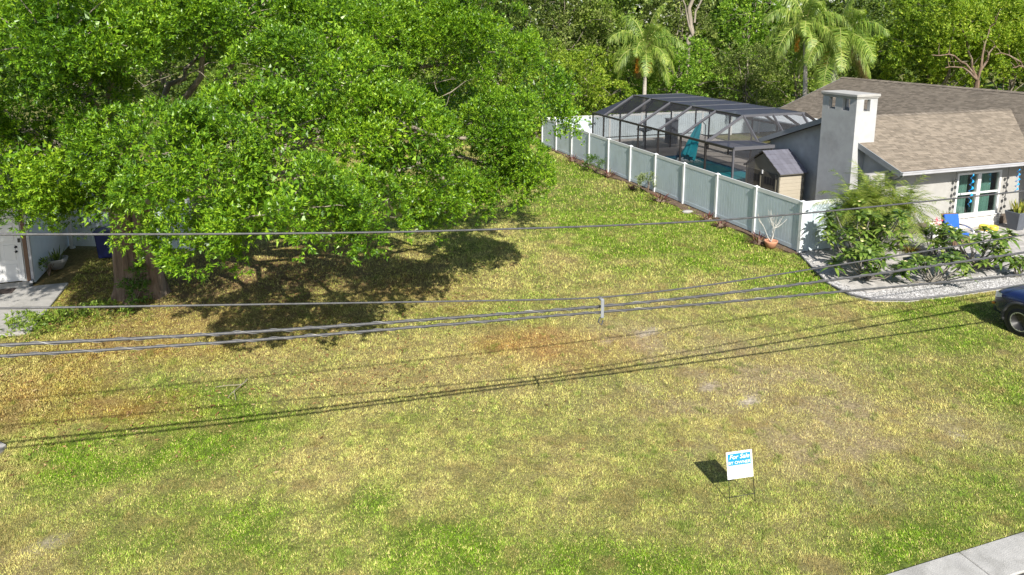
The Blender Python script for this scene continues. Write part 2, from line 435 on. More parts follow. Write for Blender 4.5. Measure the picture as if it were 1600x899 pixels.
# grass: one blade a triangle, thinner where the soil is bare
def blades(n, box, size, seed, wide=.80):
    r = np.random.default_rng(seed)
    X = r.uniform(box[0], box[1], n); Y = r.uniform(box[2], box[3], n)
    keep = (np.abs(X) < (Y * wide + 1.5))
    X, Y = X[keep], Y[keep]
    u, v = tolot(X, Y)
    edge = (fbm(X, Y, .35, 5, 3) - .5) * .34
    keep = (v > -12.33 + edge) & ~((u > -.36 + edge * 3.5 + .18 * np.sin(v * 1.3)) & (v > -.3) & (v < 26)) & ~inside(u, v, BED)
    keep &= ~((u < -22.93 + edge * .3) & (v > .95) & (v < 13)) & ~((u < -21.8) & (v > -8) & (v < -4.45)) & ~((u > -26) & (u < -19.4) & (v > 7.0))
    X, Y = X[keep], Y[keep]
    c, _, cov = lawn(X, Y)
    u, v = tolot(X, Y)
    k = r.random(len(X)) < cov
    X, Y, c = X[k], Y[k], c[k]
    n = len(X)
    tuft = fbm(X, Y, .16, 61, 2)
    a = r.uniform(0, 2 * math.pi, n); lean = r.uniform(.55, 1.42, n)
    Ln = size * r.uniform(.6, 1.3, n) * (.55 + .95 * tuft); w = size * .25 * r.uniform(.7, 1.4, n)
    B = np.stack([X, Y, gz(X, Y) - .004], 1)
    d = np.stack([np.cos(a) * np.sin(lean), np.sin(a) * np.sin(lean), np.cos(lean)], 1)
    s = np.stack([-np.sin(a), np.cos(a), np.zeros(n)], 1)
    T = B + d * Ln[:, None]; T[:, 2] -= .004
    V = np.stack([B - s * w[:, None] * .5, B + s * w[:, None] * .5, T], 1)
    br = r.normal(1.02, .23, n).clip(.45, 1.6) * (.72 + .56 * tuft)
    hue = r.random(n)
    cc = c * br[:, None]
    straw = hue > .84
    cc[straw] = np.array([.58, .51, .19]) * br[straw, None]
    cc[hue < .16] = cc[hue < .16] * np.array([.62, .48, .42])
    weed = np.clip((fbm(X, Y, .20, 97, 2) - .70) * 9, 0, 1)[:, None]; cc = cc * (1 - .5 * weed) + np.array([.075, .16, .02]) * .5 * weed; Ln2 = 1 + .8 * weed[:, 0]
    T = B + (T - B) * Ln2[:, None]; V = np.stack([V[:, 0], V[:, 1], T], 1)
    spot = np.clip((fbm(X, Y, .45, 83, 2) - .60) * 5, 0, 1)[:, None]; cc = cc * (1 - .55 * spot) + np.array([.26, .17, .085]) * .55 * spot
    return V, np.repeat(cc, 3, 0)
parts = [blades(660000, (-10, 10, 8.0, 13.0), .042, 1), blades(560000, (-14, 15, 13.0, 20.0), .054, 2), blades(330000, (-15, 16, 20.0, 29.0), .078, 3), blades(120000, (-13, 8, 29.0, 47.0), .105, 4), blades(26000, (10, 19, 9.0, 14.5), .07, 5, 2.0), blades(9000, (15, 20, 14.0, 18.0), .08, 6, 2.0), blades(14000, (-15, -10, 9.5, 13.5), .07, 7, 2.0)]
gV = np.concatenate([p[0].reshape(-1, 3) for p in parts]); gC = np.concatenate([p[1] for p in parts])
grass = np_obj('grass', gV, 3, colmat('grass_blade', .6, .3, .10, 3.0), None, gC)
tag(grass, 'short patchy grass of the vacant lot, green to straw', 'grass', kind='stuff')

# fallen leaves under and before the oak
def litter(n, seed):
    r = np.random.default_rng(seed)
    X = r.normal(-7.5, 4.2, n); Y = r.normal(18.2, 3.6, n)
    k = (Y > 11) & (Y < 24) & (r.random(n) < np.clip(fbm(X, Y, 1.6, 41, 3) * 1.7 - .35, .03, 1))
    X, Y = X[k], Y[k]; n = len(X)
    a = r.uniform(0, 6.28, n); L = r.uniform(.02, .055, n)
    d = np.stack([np.cos(a), np.sin(a), r.uniform(-.3, .3, n)], 1); s = np.stack([-np.sin(a), np.cos(a), r.uniform(-.4, .4, n)], 1)
    B = np.stack([X, Y, gz(X, Y) + r.uniform(.015, .05, n)], 1)
    return np.stack([B - d * L[:, None], B + s * L[:, None] * .4, B + d * L[:, None], B - s * L[:, None] * .4], 1)
lt = np_obj('leaf_litter', litter(13000, 3), 4, M['litter'])
tag(lt, 'brown and orange fallen oak leaves scattered on the lawn', 'leaves', kind='stuff')

# kerb of cast segments, road
curb = tag(MB().lbox(-60, 60, -12.93, -12.34, -.12, -.030).build('curb', M['curb']), 'pale concrete gutter kerb along the road edge', 'kerb', kind='structure')
for i in range(-9, 9):
    MB().lbox(-7.65 + i * 1.52 + .006, -7.65 + (i + 1) * 1.52 - .006, -12.925, -12.345, -.1, .012 + .003 * random.random()).build('curb_segment', M['curb'], curb, bevel=.012)
road = MB().lbox(-200, 200, -20, -12.935, -.2, -.012).build('road', M['asphalt'], kind='structure', label='dark asphalt road beyond the kerb', cat='road')
# walkway to the left door, corner of the drive
wk = MB().lbox(-27, -22.93, .92, 4.62, -.1, .035).build('walkway', M['concrete'], bevel=.015, kind='structure', label='grey concrete walkway leading to the white door', cat='walkway')
MB().lbox(-27, -23.95, 4.625, 5.0, -.1, .075).build('door_step', M['concrete'], wk, bevel=.015)
dv = MB().prism([W(u, v, -.08) for u, v in ((-28, -8), (-22.15, -8), (-21.95, -5.1), (-21.8, -4.72), (-22.0, -4.5), (-28, -4.3))], (0, 0, .11)).build('driveway', M['concrete'], kind='structure', label='corner of pale concrete drive at the left edge', cat='driveway')

# patio: pavers one by one near the bed, gravel border
patio = MB().prism([W(u, v, -.10) for u, v in BED], (0, 0, .105)).build('patio', mat('paver_bed', (.30, .29, .28), .95, .2, 20), kind='structure', label='grey paver patio in front of the right house', cat='patio')
pv = MB()
r = random.Random(4)
for j in range(25):
    v0 = -3.72 + j * .165
    for i in range(-8, 46):
        u0 = i * .26 + (.13 if j % 2 else 0)
        if inside(np.array([u0 - .28]), np.array([v0 - .35]), BED)[0] and u0 < 11.5 and v0 + .16 < .44:
            pv.lbox(u0 + .004, u0 + .256, v0 + .004, v0 + .161, .0, .030 + r.random() * .006)
pv.build('paver', M['paver'], patio, kind='stuff')
def gravel():
    r = np.random.default_rng(9)
    n = 26000
    u = r.uniform(-1.4, 9.5, n); v = r.uniform(-5, .0, n)
    k = inside(u, v, [(a, b) for a, b in BED]) & ((v < -3.74) | (u < (-1.36 + .5) + np.clip((v + 2.8), 0, 3) * .43))
    u, v = u[k], v[k]; n = len(u)
    C = np.stack([C0[0] + u * UU[0] + v * VV[0], C0[1] + u * UU[1] + v * VV[1], np.full(n, .012)], 1)
    oct_ = np.array([(1, 0, 0), (0, 1, 0), (-1, 0, 0), (0, -1, 0), (0, 0, .8), (0, 0, -.8)], float)
    fc = [(0, 1, 4), (1, 2, 4), (2, 3, 4), (3, 0, 4)]
    s = r.uniform(.018, .042, n)[:, None, None] * r.uniform(.7, 1.3, (n, 1, 3))
    a = r.uniform(0, 6.28, n)
    P = oct_[None] * s
    X = P[..., 0] * np.cos(a)[:, None] - P[..., 1] * np.sin(a)[:, None]; Y = P[..., 0] * np.sin(a)[:, None] + P[..., 1] * np.cos(a)[:, None]
    P = np.stack([X, Y, P[..., 2]], -1) + C[:, None]
    f = (np.array(fc)[None] + (np.arange(n) * 6)[:, None, None]).reshape(-1, 3)
    return P.reshape(-1, 3), f
gp, gf = gravel()
gr = np_obj('gravel', gp, 3, mat('white_gravel', (.31, .305, .30), .9, .1, 20, island=.4), None, None, gf)
tag(gr, 'white gravel border around the planting bed', 'gravel', kind='stuff')
ed = MB(); eb = [W(u, v, .03) for u, v in BED[:10]]
ed.tube([Vector(eb[0])] + [Vector(eb[i]).lerp(Vector(eb[i + 1]), t) for i in range(9) for t in (.5, 1)], .030, 6)
ed.build('garden_edging', mat('grey_edging', (.10, .10, .105), .8, .2, 10), smooth=True, label='dark curved edging strip between gravel and lawn', cat='edging')
# mulch strip along the fence, lot behind it
mu = MB().prism([W(u * .68, v, -.03) for u, v in ((-.10, -.25), (-.42, .3), (-.66, 1.2), (-.40, 2), (-.32, 2.9), (-.62, 3.7), (-.5, 4.6), (-.75, 5.6), (-.95, 6.4), (-.7, 7.2), (-.9, 8.0), (-.45, 8.9), (-.55, 9.8), (-.28, 11), (-.34, 12.4), (-.8, 13.9), (-.95, 15), (-.6, 16), (-.85, 17.2), (-.75, 18.4), (-.4, 19.3), (-.2, 24.2), (-.02, 24.2), (-.02, -.25))], (0, 0, .042)).build('mulch_bed', M['mulch'], kind='structure', label='brown mulch strip along the white side fence', cat='mulch')
yard = MB().lbox(.02, 3.0, .05, 24.4, -.05, .0).build('side_yard', M['mulch'], kind='structure', label='bare side yard between fence and house', cat='yard')
deck = MB()
POOL = (2.6, 6.9, 8.4, 17.6)
deck.lbox(1.3, POOL[0], 5.9, 24.25, -.05, .10); deck.lbox(POOL[1], 12, 7.8, 24.25, -.05, .10)
deck.lbox(POOL[0], POOL[1], POOL[3], 24.25, -.05, .10); deck.lbox(POOL[0], POOL[1], 5.9, POOL[2], -.05, .10)
deck = deck.build('pool_deck', mat('pool_deck', (.33, .30, .275), .85, .12, 3, .3, 60, dirt=(.20, .18, .16, .4)), kind='structure', label='pale paved deck around the swimming pool', cat='deck')
tl = MB()
for k in range(58):
    tl.lbox(POOL[0], POOL[0] + .02, POOL[2] + k * .158, POOL[2] + k * .158 + .15, -.04, .085)
    if k < 27: tl.lbox(POOL[0] + k * .158, POOL[0] + k * .158 + .15, POOL[3] - .02, POOL[3], -.04, .085)
    tl.lbox(POOL[1] - .02, POOL[1], POOL[2] + k * .158, POOL[2] + k * .158 + .15, -.04, .085)
tl.build('pool_tile', mat('blue_tile', (.05, .14, .24), .3, .1, 5, island=.4), deck, kind='stuff')
wm = mat('pool_water', (.02, .30, .36), .06, .12, 1.2, .12, 7, spec=.5)
MB().lbox(POOL[0] + .02, POOL[1] - .02, POOL[2], POOL[3] - .02, -.03, .012).build('pool_water', wm, kind='structure', label='turquoise water in the swimming pool', cat='water')
# ================================================================ FENCES
def lotrot(o, u, v, z=0.0, ang=0.0, root=None):
    p = W(u, v, z) - (ROOT[root.name] if root is not None else 0)
    o.location = p; o.rotation_euler = (0, 0, AL + ang)
def local(fn, name, m, bevel=0):
    """mesh built about the local origin, x = u, y = v"""
    b = MB(); fn(b)
    me = bpy.data.meshes.new(name); me.from_pydata(b.v, [], b.f); me.update(); me.materials.append(m)
    return me
def f_post(b, h=1.83):
    b.box((0, 0, h / 2), (.127, .127, h))
    b.box((0, 0, h + .012), (.165, .165, .028)); b.add([(-.075, -.075, h + .026), (.075, -.075, h + .026), (.075, .075, h + .026), (-.075, .075, h + .026), (0, 0, h + .075)], [(0, 1, 4), (1, 2, 4), (2, 3, 4), (3, 0, 4)])
def f_planks(b, L=2.31, z0=.17, z1=1.68):
    n = int(round(L / .165)); w = L / n
    for i in range(n):                              # planks with bevelled long edges, along local y
        a = -L / 2 + i * w + .003; c = a + w - .006
        for sx in (1,):
            x0, x1, k = -.016, .016, .006
            P = [(x0, a + k), (x1, a + k), (x1 + .0, c - k), (x0, c - k)]
            prof = [(-.016, a + k), (-.004, a), (.004, a), (.016, a + k), (.016, c - k), (.004, c), (-.004, c), (-.016, c - k)]
            m = len(prof)
            vs = [(x, y, z0) for x, y in prof] + [(x, y, z1) for x, y in prof]
            b.add(vs, [tuple(range(m)), tuple(range(m, 2 * m))[::-1]] + [(j, j + m, (j + 1) % m + m, (j + 1) % m) for j in range(m)])
def f_rail(b, L=2.31, z0=1.66, z1=1.80):
    b.box((0, 0, (z0 + z1) / 2), (.05, L, z1 - z0))
ME_POST = local(f_post, 'post', M['vinyl_post'])
ME_PLANK = local(f_planks, 'infill', M['vinyl'])
ME_TOP = local(f_rail, 'top_rail', M['vinyl_post'])
ME_BOT = local(lambda b: f_rail(b, 2.31, .05, .19), 'bottom_rail', M['vinyl'])
def run_fence(root, u, v, du, dv, n, L=2.44, first=True, last=True):
    a = math.atan2(-du, dv)                        # local y along the run
    for i in range(n + 1):
        if (i > 0 or first) and (i < n or last):
            o = bpy.data.objects.new('post', ME_POST); COL.objects.link(o); o.parent = root
            lotrot(o, u + du * L * i, v + dv * L * i, -.05, a, root)
        if i < n:
            cu, cv = u + du * L * (i + .5), v + dv * L * (i + .5)
            p = bpy.data.objects.new('infill_panel', ME_PLANK); COL.objects.link(p); p.parent = root
            lotrot(p, cu, cv, 0, a, root)
            p.scale = (1, (L - .125) / 2.31, 1)
            for nm, me in (('top_rail', ME_TOP), ('bottom_rail', ME_BOT)):
                q = bpy.data.objects.new(nm, me); COL.objects.link(q); q.parent = p
                q.location = (0, 0, .02 * (random.random() - .5) * .3)
fr = thing('vinyl_fence', W(0, 12.2), 'long white vinyl privacy fence receding beside the lawn', 'fence')
run_fence(fr, 0, 0, 0, 1, 10)
fr = thing('vinyl_fence', W(8, 24.4), 'white vinyl back fence behind the pool cage', 'fence')
run_fence(fr, 0, 24.4, 1, 0, 9, first=False)
fr = thing('vinyl_fence', W(1, 0), 'short white vinyl gate panel joining side fence to house', 'fence')
run_fence(fr, 0, 0, 1, 0, 1, 2.0, first=False)
g2 = MB().lbox(.16, .19, -.045, -.03, 1.45, 1.50); g2.lbox(.09, .22, -.05, -.032, 1.46, 1.49); g2.build('hinge', M['black'], fr)
run_fence(fr, 2.0, 0, 1, 0, 1, 1.24, first=False, last=False)
lfu = math.hypot(3.9, -1.7)
fr = thing('vinyl_fence', W(-22, 8), 'white vinyl fence in shade behind the oak trunk', 'fence')
run_fence(fr, -23.75, 8.75, 3.9 / lfu, -1.7 / lfu, 2, 2.2)

# ================================================================ POOL CAGE
cage = thing('pool_cage', W(5, 13, .1), 'dark bronze screened pool cage with mansard roof', 'pool cage')
EV, TZ, EZ = 1.65, 3.62, 2.5
UL, TL_, TR_, UR = 1.65, 3.55, 7.0, 8.9
vs_main = [8.25 + i * 2.09 for i in range(6)]           # frames of the mansard
VF, VB = 6.2, 20.2
def cb(a, b, w=.06, h=.09, m='bronze', nm='beam'):
    MB().bar(W(*a), W(*b), w, h).build(nm, M[m], cage)
posts_v = [6.2, 8.25, 10.34, 12.43, 14.52, 16.61, 18.70, 20.2]
for v in posts_v:
    lit = v == 6.2
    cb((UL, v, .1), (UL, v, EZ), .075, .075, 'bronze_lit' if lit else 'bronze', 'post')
for v in posts_v[1:]:
    cb((UR, v, .1), (UR, v, EZ), .075, .075, 'bronze', 'post')
for u in (3.5, 5.3, 7.1):
    cb((u, VB, .1), (u, VB, EZ), .07, .07, 'bronze', 'post')
cb((3.6, 6.2, .1), (3.6, 6.2, EZ), .06, .06, 'bronze', 'post')
cb((UL, VF, EZ), (UL, VB, EZ), .08, .10, 'bronze'); cb((UR, 7.8, EZ), (UR, VB, EZ), .08, .10, 'bronze')
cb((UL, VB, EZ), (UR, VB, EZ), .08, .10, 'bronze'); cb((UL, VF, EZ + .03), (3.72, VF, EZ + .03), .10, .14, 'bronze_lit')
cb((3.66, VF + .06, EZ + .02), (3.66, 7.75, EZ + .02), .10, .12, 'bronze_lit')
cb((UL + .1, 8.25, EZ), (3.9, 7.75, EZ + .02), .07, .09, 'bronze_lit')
for v in (8.25, 10.34, 12.43, 14.52, 16.61, 18.70):
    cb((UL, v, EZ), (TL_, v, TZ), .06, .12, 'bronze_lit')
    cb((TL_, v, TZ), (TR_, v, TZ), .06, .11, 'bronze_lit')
    cb((TR_, v, TZ), (UR, v, EZ), .06, .12, 'bronze')
cb((TL_, 8.25, TZ), (TL_, 18.7, TZ), .06, .08, 'bronze'); cb((TR_, 8.25, TZ), (TR_, 18.7, TZ), .06, .08, 'bronze')
for u in (TL_ + .02, 5.2, 6.85):
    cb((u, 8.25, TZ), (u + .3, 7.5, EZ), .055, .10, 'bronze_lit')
    cb((u, 18.7, TZ), (u, 20.2, EZ), .055, .10, 'bronze')
for v0, v1 in zip(posts_v[:-1], posts_v[1:]):
    cb((UL, v0 + .05, .95), (UL, v1 - .05, .95), .04, .05, 'bronze', 'rail'); cb((UR, v0 + .05, .95), (UR, v1 - .05, .95), .04, .05, 'bronze', 'rail')
for u0, u1 in ((UL, 3.5), (3.5, 5.3), (5.3, 7.1), (7.1, UR)):
    cb((u0 + .05, VB, .95), (u1 - .05, VB, .95), .04, .05, 'bronze', 'rail')
def scr(pts, m='screen'):
    MB().add([W(*p) for p in pts], [tuple(range(len(pts)))]).build('screen_panel', M[m], cage)
for v0, v1 in zip(posts_v[:-1], posts_v[1:]):
    scr([(UL, v0, .1), (UL, v1, .1), (UL, v1, EZ), (UL, v0, EZ)])
    if v0 > 8: scr([(UR, v0, .1), (UR, v1, .1), (UR, v1, EZ), (UR, v0, EZ)])
for v0, v1 in zip(posts_v[1:-2], posts_v[2:-1]):
    scr([(UL, v0, EZ), (UL, v1, EZ), (TL_, v1, TZ), (TL_, v0, TZ)])
    scr([(TL_, v0, TZ + .03), (TL_, v1, TZ + .03), (TR_, v1, TZ + .03), (TR_, v0, TZ + .03)], 'screen_roof')
    scr([(TR_, v0, TZ), (TR_, v1, TZ), (UR, v1, EZ), (UR, v0, EZ)], 'screen')
scr([(UL, VB, .1), (UR, VB, .1), (UR, VB, EZ), (UL, VB, EZ)])
scr([(UL, 18.7, EZ), (UL, VB, EZ), (TL_, 18.7, TZ)], 'screen_roof'); scr([(TL_, 18.7, TZ), (UL, VB, EZ), (UR, VB, EZ), (TR_, 18.7, TZ)], 'screen_roof')
scr([(TL_, 8.25, TZ), (TR_, 8.25, TZ), (TR_ + .3, 7.5, EZ), (TL_ + .3, 7.5, EZ)])
scr([(UL, 8.25, EZ), (TL_, 8.25, TZ), (TL_ + .3, 7.5, EZ)])
scr([(UL, VF, EZ + .05), (3.66, VF, EZ + .05), (3.66, 7.7, EZ + .05), (UL, 8.25, EZ + .05)], 'screen_roof')
scr([(UL, VF, .1), (3.6, VF, .1), (3.6, VF, EZ), (UL, VF, EZ)])

# folded teal umbrella leaning by the pool
um = thing('patio_umbrella', W(6.0, 15.9, .1), 'folded teal patio umbrella leaning over the pool edge', 'umbrella')
a, b = Vector(W(7.25, 16.6, .1)), Vector(W(6.55, 16.1, 2.35))
MB().tube([a, Vector(W(7.2, 16.55, 2.0)), b], .025, 8).build('pole', M['bronze'], um, True)
cv = MB(); n = 20; prof = []
c0, c1 = Vector(W(6.6, 16.15, 2.28)), Vector(W(5.35, 15.45, .45))
d = (c1 - c0).normalized(); x = d.cross(Vector((0, 0, 1))).normalized(); y = d.cross(x)
vsx = []; fsx = []
for i in range(9):
    t = i / 8; rr = .05 + .30 * t ** .8
    for k in range(n):
        aa = 2 * math.pi * k / n; q = rr * (1 + .35 * math.cos(aa * 7 + i * .2))
        vsx.append(c0.lerp(c1, t) + (x * math.cos(aa) + y * math.sin(aa)) * q + Vector((0, 0, -.10 * t * t)))
for i in range(8):
    for k in range(n):
        fsx.append((i * n + k, i * n + (k + 1) % n, (i + 1) * n + (k + 1) % n, (i + 1) * n + k))
cv.add(vsx, fsx).build('canopy', M['teal'], um)
# things on the deck
pp = thing('deck_planter', W(2.5, 19.3, .1), 'yellow planter with flowers at the back of the pool cage', 'planter')
MB().lathe(W(2.5, 19.3, .1), [(.2, 0), (.34, .25), (.40, .5), (.36, .52), (.33, .48), (0, .46)], 18).build('pot', mat('mustard_glaze', (.55, .36, .05), .4), pp, True)
def tuft(c, n, L, w, spread, up, m, name, parent, seed, droop=.35, seg=3):
    """a plant of arching strap leaves"""
    r = np.random.default_rng(seed); V = []; 
    for i in range(n):
        a = r.uniform(0, 6.28); e = r.uniform(*up); l = L * r.uniform(.7, 1.15)
        p = np.array(c, float) + np.array([math.cos(a), math.sin(a), 0]) * r.uniform(0, spread)
        d = np.array([math.cos(a) * math.cos(e), math.sin(a) * math.cos(e), math.sin(e)]); s = np.array([-math.sin(a), math.cos(a), 0])
        prev = None
        for k in range(seg + 1):
            t = k / seg; ww = w * (.6 + .9 * t if t < .45 else 1.0 * (1 - t) * 1.75 + .03) / 2
            q = p + d * l * t + np.array([0, 0, -droop * l * t * t]); cur = (q - s * ww, q + s * ww)
            if prev is not None: V += [prev[0], prev[1], cur[1], cur[0]]
            prev = cur
    return np_obj(name, np.array(V), 4, m, parent)
M['lush'] = leafmat('lush_leaf', [(.035, .085, .012), (.07, .15, .02), (.13, .22, .03)], .3)
M['red_leaf'] = leafmat('maroon_leaf', [(.05, .015, .018), (.12, .035, .035), (.20, .09, .06), (.12, .15, .03)], .25)
M['petal'] = mat('orange_petal', (.75, .30, .06), .6)
tuft(W(2.5, 19.3, .55), 26, .45, .06, .2, (.7, 1.4), M['lush'], 'foliage', pp, 3)
bd = thing('bird_bath', W(5.9, 21.4, .0), 'white pedestal bird bath behind the pool cage', 'bird bath')
MB().lathe(W(5.9, 21.4, 0), [(.24, 0), (.22, .1), (.10, .2), (.08, .9), (.16, 1.0), (.5, 1.12), (.52, 1.17), (.45, 1.15), (0, 1.09)], 20).build('bowl', M['trim'], bd, True)
MB().lathe(W(5.9, 21.4, 1.1), [(.1, 0), (.05, .2), (.12, .45), (.04, .7), (0, .72)], 12).build('finial', M['trim'], bd, True)
hp = thing('pool_equipment', W(8.0, 21.6, 0), 'grey upright equipment cabinet by the back fence', 'cabinet')
MB().lbox(7.7, 8.35, 21.3, 21.9, 0, 1.7).build('cabinet', M['greyplanter'], hp, bevel=.03)
MB().lbox(7.66, 8.39, 21.26, 21.94, 1.705, 1.76).build('lid', M['fascia'], hp, bevel=.01)

# ================================================================ SHED
sh = thing('garden_shed', W(3.55, 5.67), 'small tan resin shed with slate roof and double doors', 'shed')
S = dict(u0=2.78, u1=4.02, v0=4.58, v1=6.76, ze=1.72, za=2.46, vm=5.67)
w = MB()
for k in range(11):
    z0 = .02 + k * .154; w.lbox(S['u0'] + .02, S['u1'], S['v0'] - .006 * (k % 2 == 0), S['v0'] + .05, z0, z0 + .150)
w.lbox(S['u0'] + .02, S['u1'], S['v0'] + .01, S['v0'] + .06, 0, 1.70)
w.build('side_wall', M['resin'], sh, bevel=.006)
MB().lbox(S['u0'] + .02, S['u1'], S['v1'] - .05, S['v1'], 0, 1.7).build('side_wall', M['resin'], sh)
gp = [W(S['u0'], S['v0'], 0), W(S['u0'], S['v1'], 0), W(S['u0'], S['v1'], 1.70), W(S['u0'], S['vm'], 2.38), W(S['u0'], S['v0'], 1.70)]
MB().prism(gp, UU * .05).build('gable_wall', M['resin_dark'], sh)
MB().prism([p + UU * (S['u1'] - S['u0'] - .05) for p in gp], UU * .05).build('gable_wall', M['resin_dark'], sh)
for s, v0, v1 in ((0, 4.72, 5.64), (1, 5.70, 6.62)):
    dr = MB().lbox(S['u0'] - .03, S['u0'] - .002, v0, v1, .08, 1.62).build('door', M['resin_door'], sh, bevel=.01)
    for k in range(4):
        a = v0 + .12 + k * .17
        MB().lbox(S['u0'] - .038, S['u0'] - .031, a, a + .12, 1.12, 1.42).build('window_slot', M['black'], dr)
    MB().lbox(S['u0'] - .045, S['u0'] - .031, v0 + .10, v1 - .10, .25, .95).build('door_panel', M['resin_door'], dr, bevel=.01)
    MB().lbox(S['u0'] - .044, S['u0'] - .031, v0 + .02, v0 + .08, .08, 1.6).build('stile', M['resin_dark'], dr)
MB().lbox(S['u0'] - .06, S['u0'] - .031, 5.60, 5.66, 1.5, 1.66).build('lamp', M['trim'], sh)
for vv in (4.60, 6.70):
    MB().lbox(S['u0'] - .03, S['u0'] - .002, vv - .04, vv + .05, .02, 1.68).build('corner_post', M['resin_dark'], sh)
for sgn, ve in ((-1, 4.46), (1, 6.88)):
    rf = MB()
    ze = 1.66
    for k in range(5):
        t0, t1 = k / 5, (k + 1) / 5
        va, vb = ve + (5.67 - ve) * t0, ve + (5.67 - ve) * t1
        za, zb = ze + (2.47 - ze) * t0, ze + (2.47 - ze) * t1
        for i in range(6):
            ua, ub = 2.70 + i * .232 + .004, 2.70 + (i + 1) * .232 - .004
            rf.add([W(ua, va, za + .035), W(ub, va, za + .035), W(ub, vb, zb + .01), W(ua, vb, zb + .01), W(ua, va, za), W(ub, va, za)], [(0, 1, 2, 3), (4, 5, 1, 0)])
    rf.build('roof_tile', M['resin_roof'], sh, kind='stuff')
    MB().prism([W(2.70, ve, ze - .03), W(4.09, ve, ze - .03), W(4.09, ve, ze), W(2.70, ve, ze)], W(0, 5.67, 2.47) - W(0, ve, ze)).build('roof', M['resin_door'], sh)

# ================================================================ RIGHT HOUSE
ho = thing('house', W(10, 5), 'grey stucco house with brown shingle roof and tall chimney', 'house')
# window opening in the front wall
WU0, WU1, WZ0, WZ1, FV = 7.46, 9.74, .50, 2.20, .45
fw = MB()
fw.lbox(4.3, WU0, FV, FV + .2, 0, 2.60); fw.lbox(WU1, 11.1, FV, FV + .2, 0, 2.60)
fw.lbox(WU0, WU1, FV, FV + .2, 0, WZ0); fw.lbox(WU0, WU1, FV, FV + .2, WZ1, 2.60)
fw.build('front_wall', M['stucco_light'], ho)
gp = [W(4.3, .652, 0), W(4.3, 7.2, 0), W(4.3, 7.2, 2.62), W(4.3, 3.8, 3.86), W(4.3, .652, 2.72)]
MB().prism(gp, UU * .2).build('gable_wall', M['stucco'], ho)
MB().lbox(4.5, 11.3, 7.0, 7.2, 0, 2.6).build('rear_wall', M['stucco'], ho)
MB().lbox(11.3, 11.5, 7.2, 15.2, 0, 2.6).build('lanai_wall', M['stucco'], ho)
MB().lbox(11.1, 11.3, -5.4, .45, 0, 2.6).build('wing_wall', M['stucco_light'], ho)
MB().lbox(11.5, 20.6, 15.0, 15.2, 0, 2.6).build('rear_wall', M['stucco'], ho)
MB().prism([W(11.3, 15.2, 2.605), W(20.6, 15.2, 2.605), W(16, 15.2, 4.5)], -VV * .2).build('rear_gable', M['stucco'], ho)
MB().lbox(20.6, 20.8, -5.4, 15.2, 0, 2.6).build('side_wall', M['stucco'], ho)
MB().lbox(11.3, 20.6, -5.4, -5.2, 0, 2.6).build('wing_wall', M['stucco_light'], ho)
# roof slabs
P1 = (4.03 - 2.6) / 3.93
PM = (4.65 - 2.6) / 5.4
def slab(pts, th=.10):
    MB().prism([W(*p) for p in pts], (0, 0, -th)).build('roof_slab', M['felt'], ho)
slab([(4.02, -.13, 2.60), (14.5, -.13, 2.60), (14.5, 3.8, 4.03), (4.02, 3.8, 4.03)])
slab([(4.02, 3.803, 4.03), (14.5, 3.803, 4.03), (14.5, 7.73, 2.60), (4.02, 7.73, 2.60)])
slab([(10.6, -6, 2.60), (16, -6, 4.65), (16, 15.5, 4.65), (10.6, 15.5, 2.60)])
slab([(16.003, -6, 4.65), (21.4, -6, 2.60), (21.4, 15.5, 2.60), (16.003, 15.5, 4.65)])
def shingles(org, along, upv, L, Hh, keep, seed, tab=.24, exp=.125):
    """courses of tabs, each lower edge standing proud of the course below"""
    r = np.random.default_rng(seed)
    V = []; F = []
    org, along, upv = map(np.array, (org, along, upv)); nrm = np.cross(along, upv); nrm = nrm / np.linalg.norm(nrm)
    if nrm[2] < 0: nrm = -nrm
    rows = int(Hh / exp)
    k = 0
    for j in range(rows):
        s = r.uniform(-tab, 0)
        while s < L:
            wd = tab * r.uniform(.55, 1.45)
            a, b = max(s, 0), min(s + wd - .006, L)
            if b - a > .05 and keep((a + b) / 2, (j + .5) * exp):
                th = .010 + r.uniform(0, .012); y0 = j * exp - r.uniform(0, .012)
                q = lambda x, y, h: org + along * x + upv * y + nrm * h
                V += [q(a, y0, th), q(b, y0, th), q(b, (j + 1) * exp + .01, .004), q(a, (j + 1) * exp + .01, .004), q(a, y0, .001), q(b, y0, .001)]
                F += [(k, k + 1, k + 2, k + 3), (k + 4, k + 5, k + 1, k)]; k += 6
            s += wd
    return np_obj('shingles', np.array(V), 4, M['shingle'], ho, None, np.array(F))
def unit(p, q): d = W(*q) - W(*p); return d / np.linalg.norm(d)
s1 = math.hypot(3.93, 1.43)
o1 = shingles(W(4.0, -.13, 2.60), UU, unit((0, -.13, 2.6), (0, 3.8, 4.03)), 10.5, s1, lambda x, y: x < 6.75 + y * .62 / .39 * .39 * 1.02 / .62 * .95 + .2, 1); o1['kind'] = 'stuff'
o1 = shingles(W(4.0, 7.73, 2.60), UU, unit((0, 7.73, 2.6), (0, 3.8, 4.03)), 10.5, s1, lambda x, y: x < 6.9 + y, 2); o1['kind'] = 'stuff'
sM = math.hypot(5.4, 2.05)
o1 = shingles(W(10.6, -6, 2.60), VV, unit((10.6, 0, 2.6), (16, 0, 4.65)), 21.5, sM, lambda x, y: not (6.3 + y < x < 13.3 - y), 3); o1['kind'] = 'stuff'
o1 = shingles(W(21.4, -6, 2.60), VV, unit((21.4, 0, 2.6), (16, 0, 4.65)), 21.5, sM, lambda x, y: True, 4, .6, .27); o1['kind'] = 'stuff'
rc = MB()
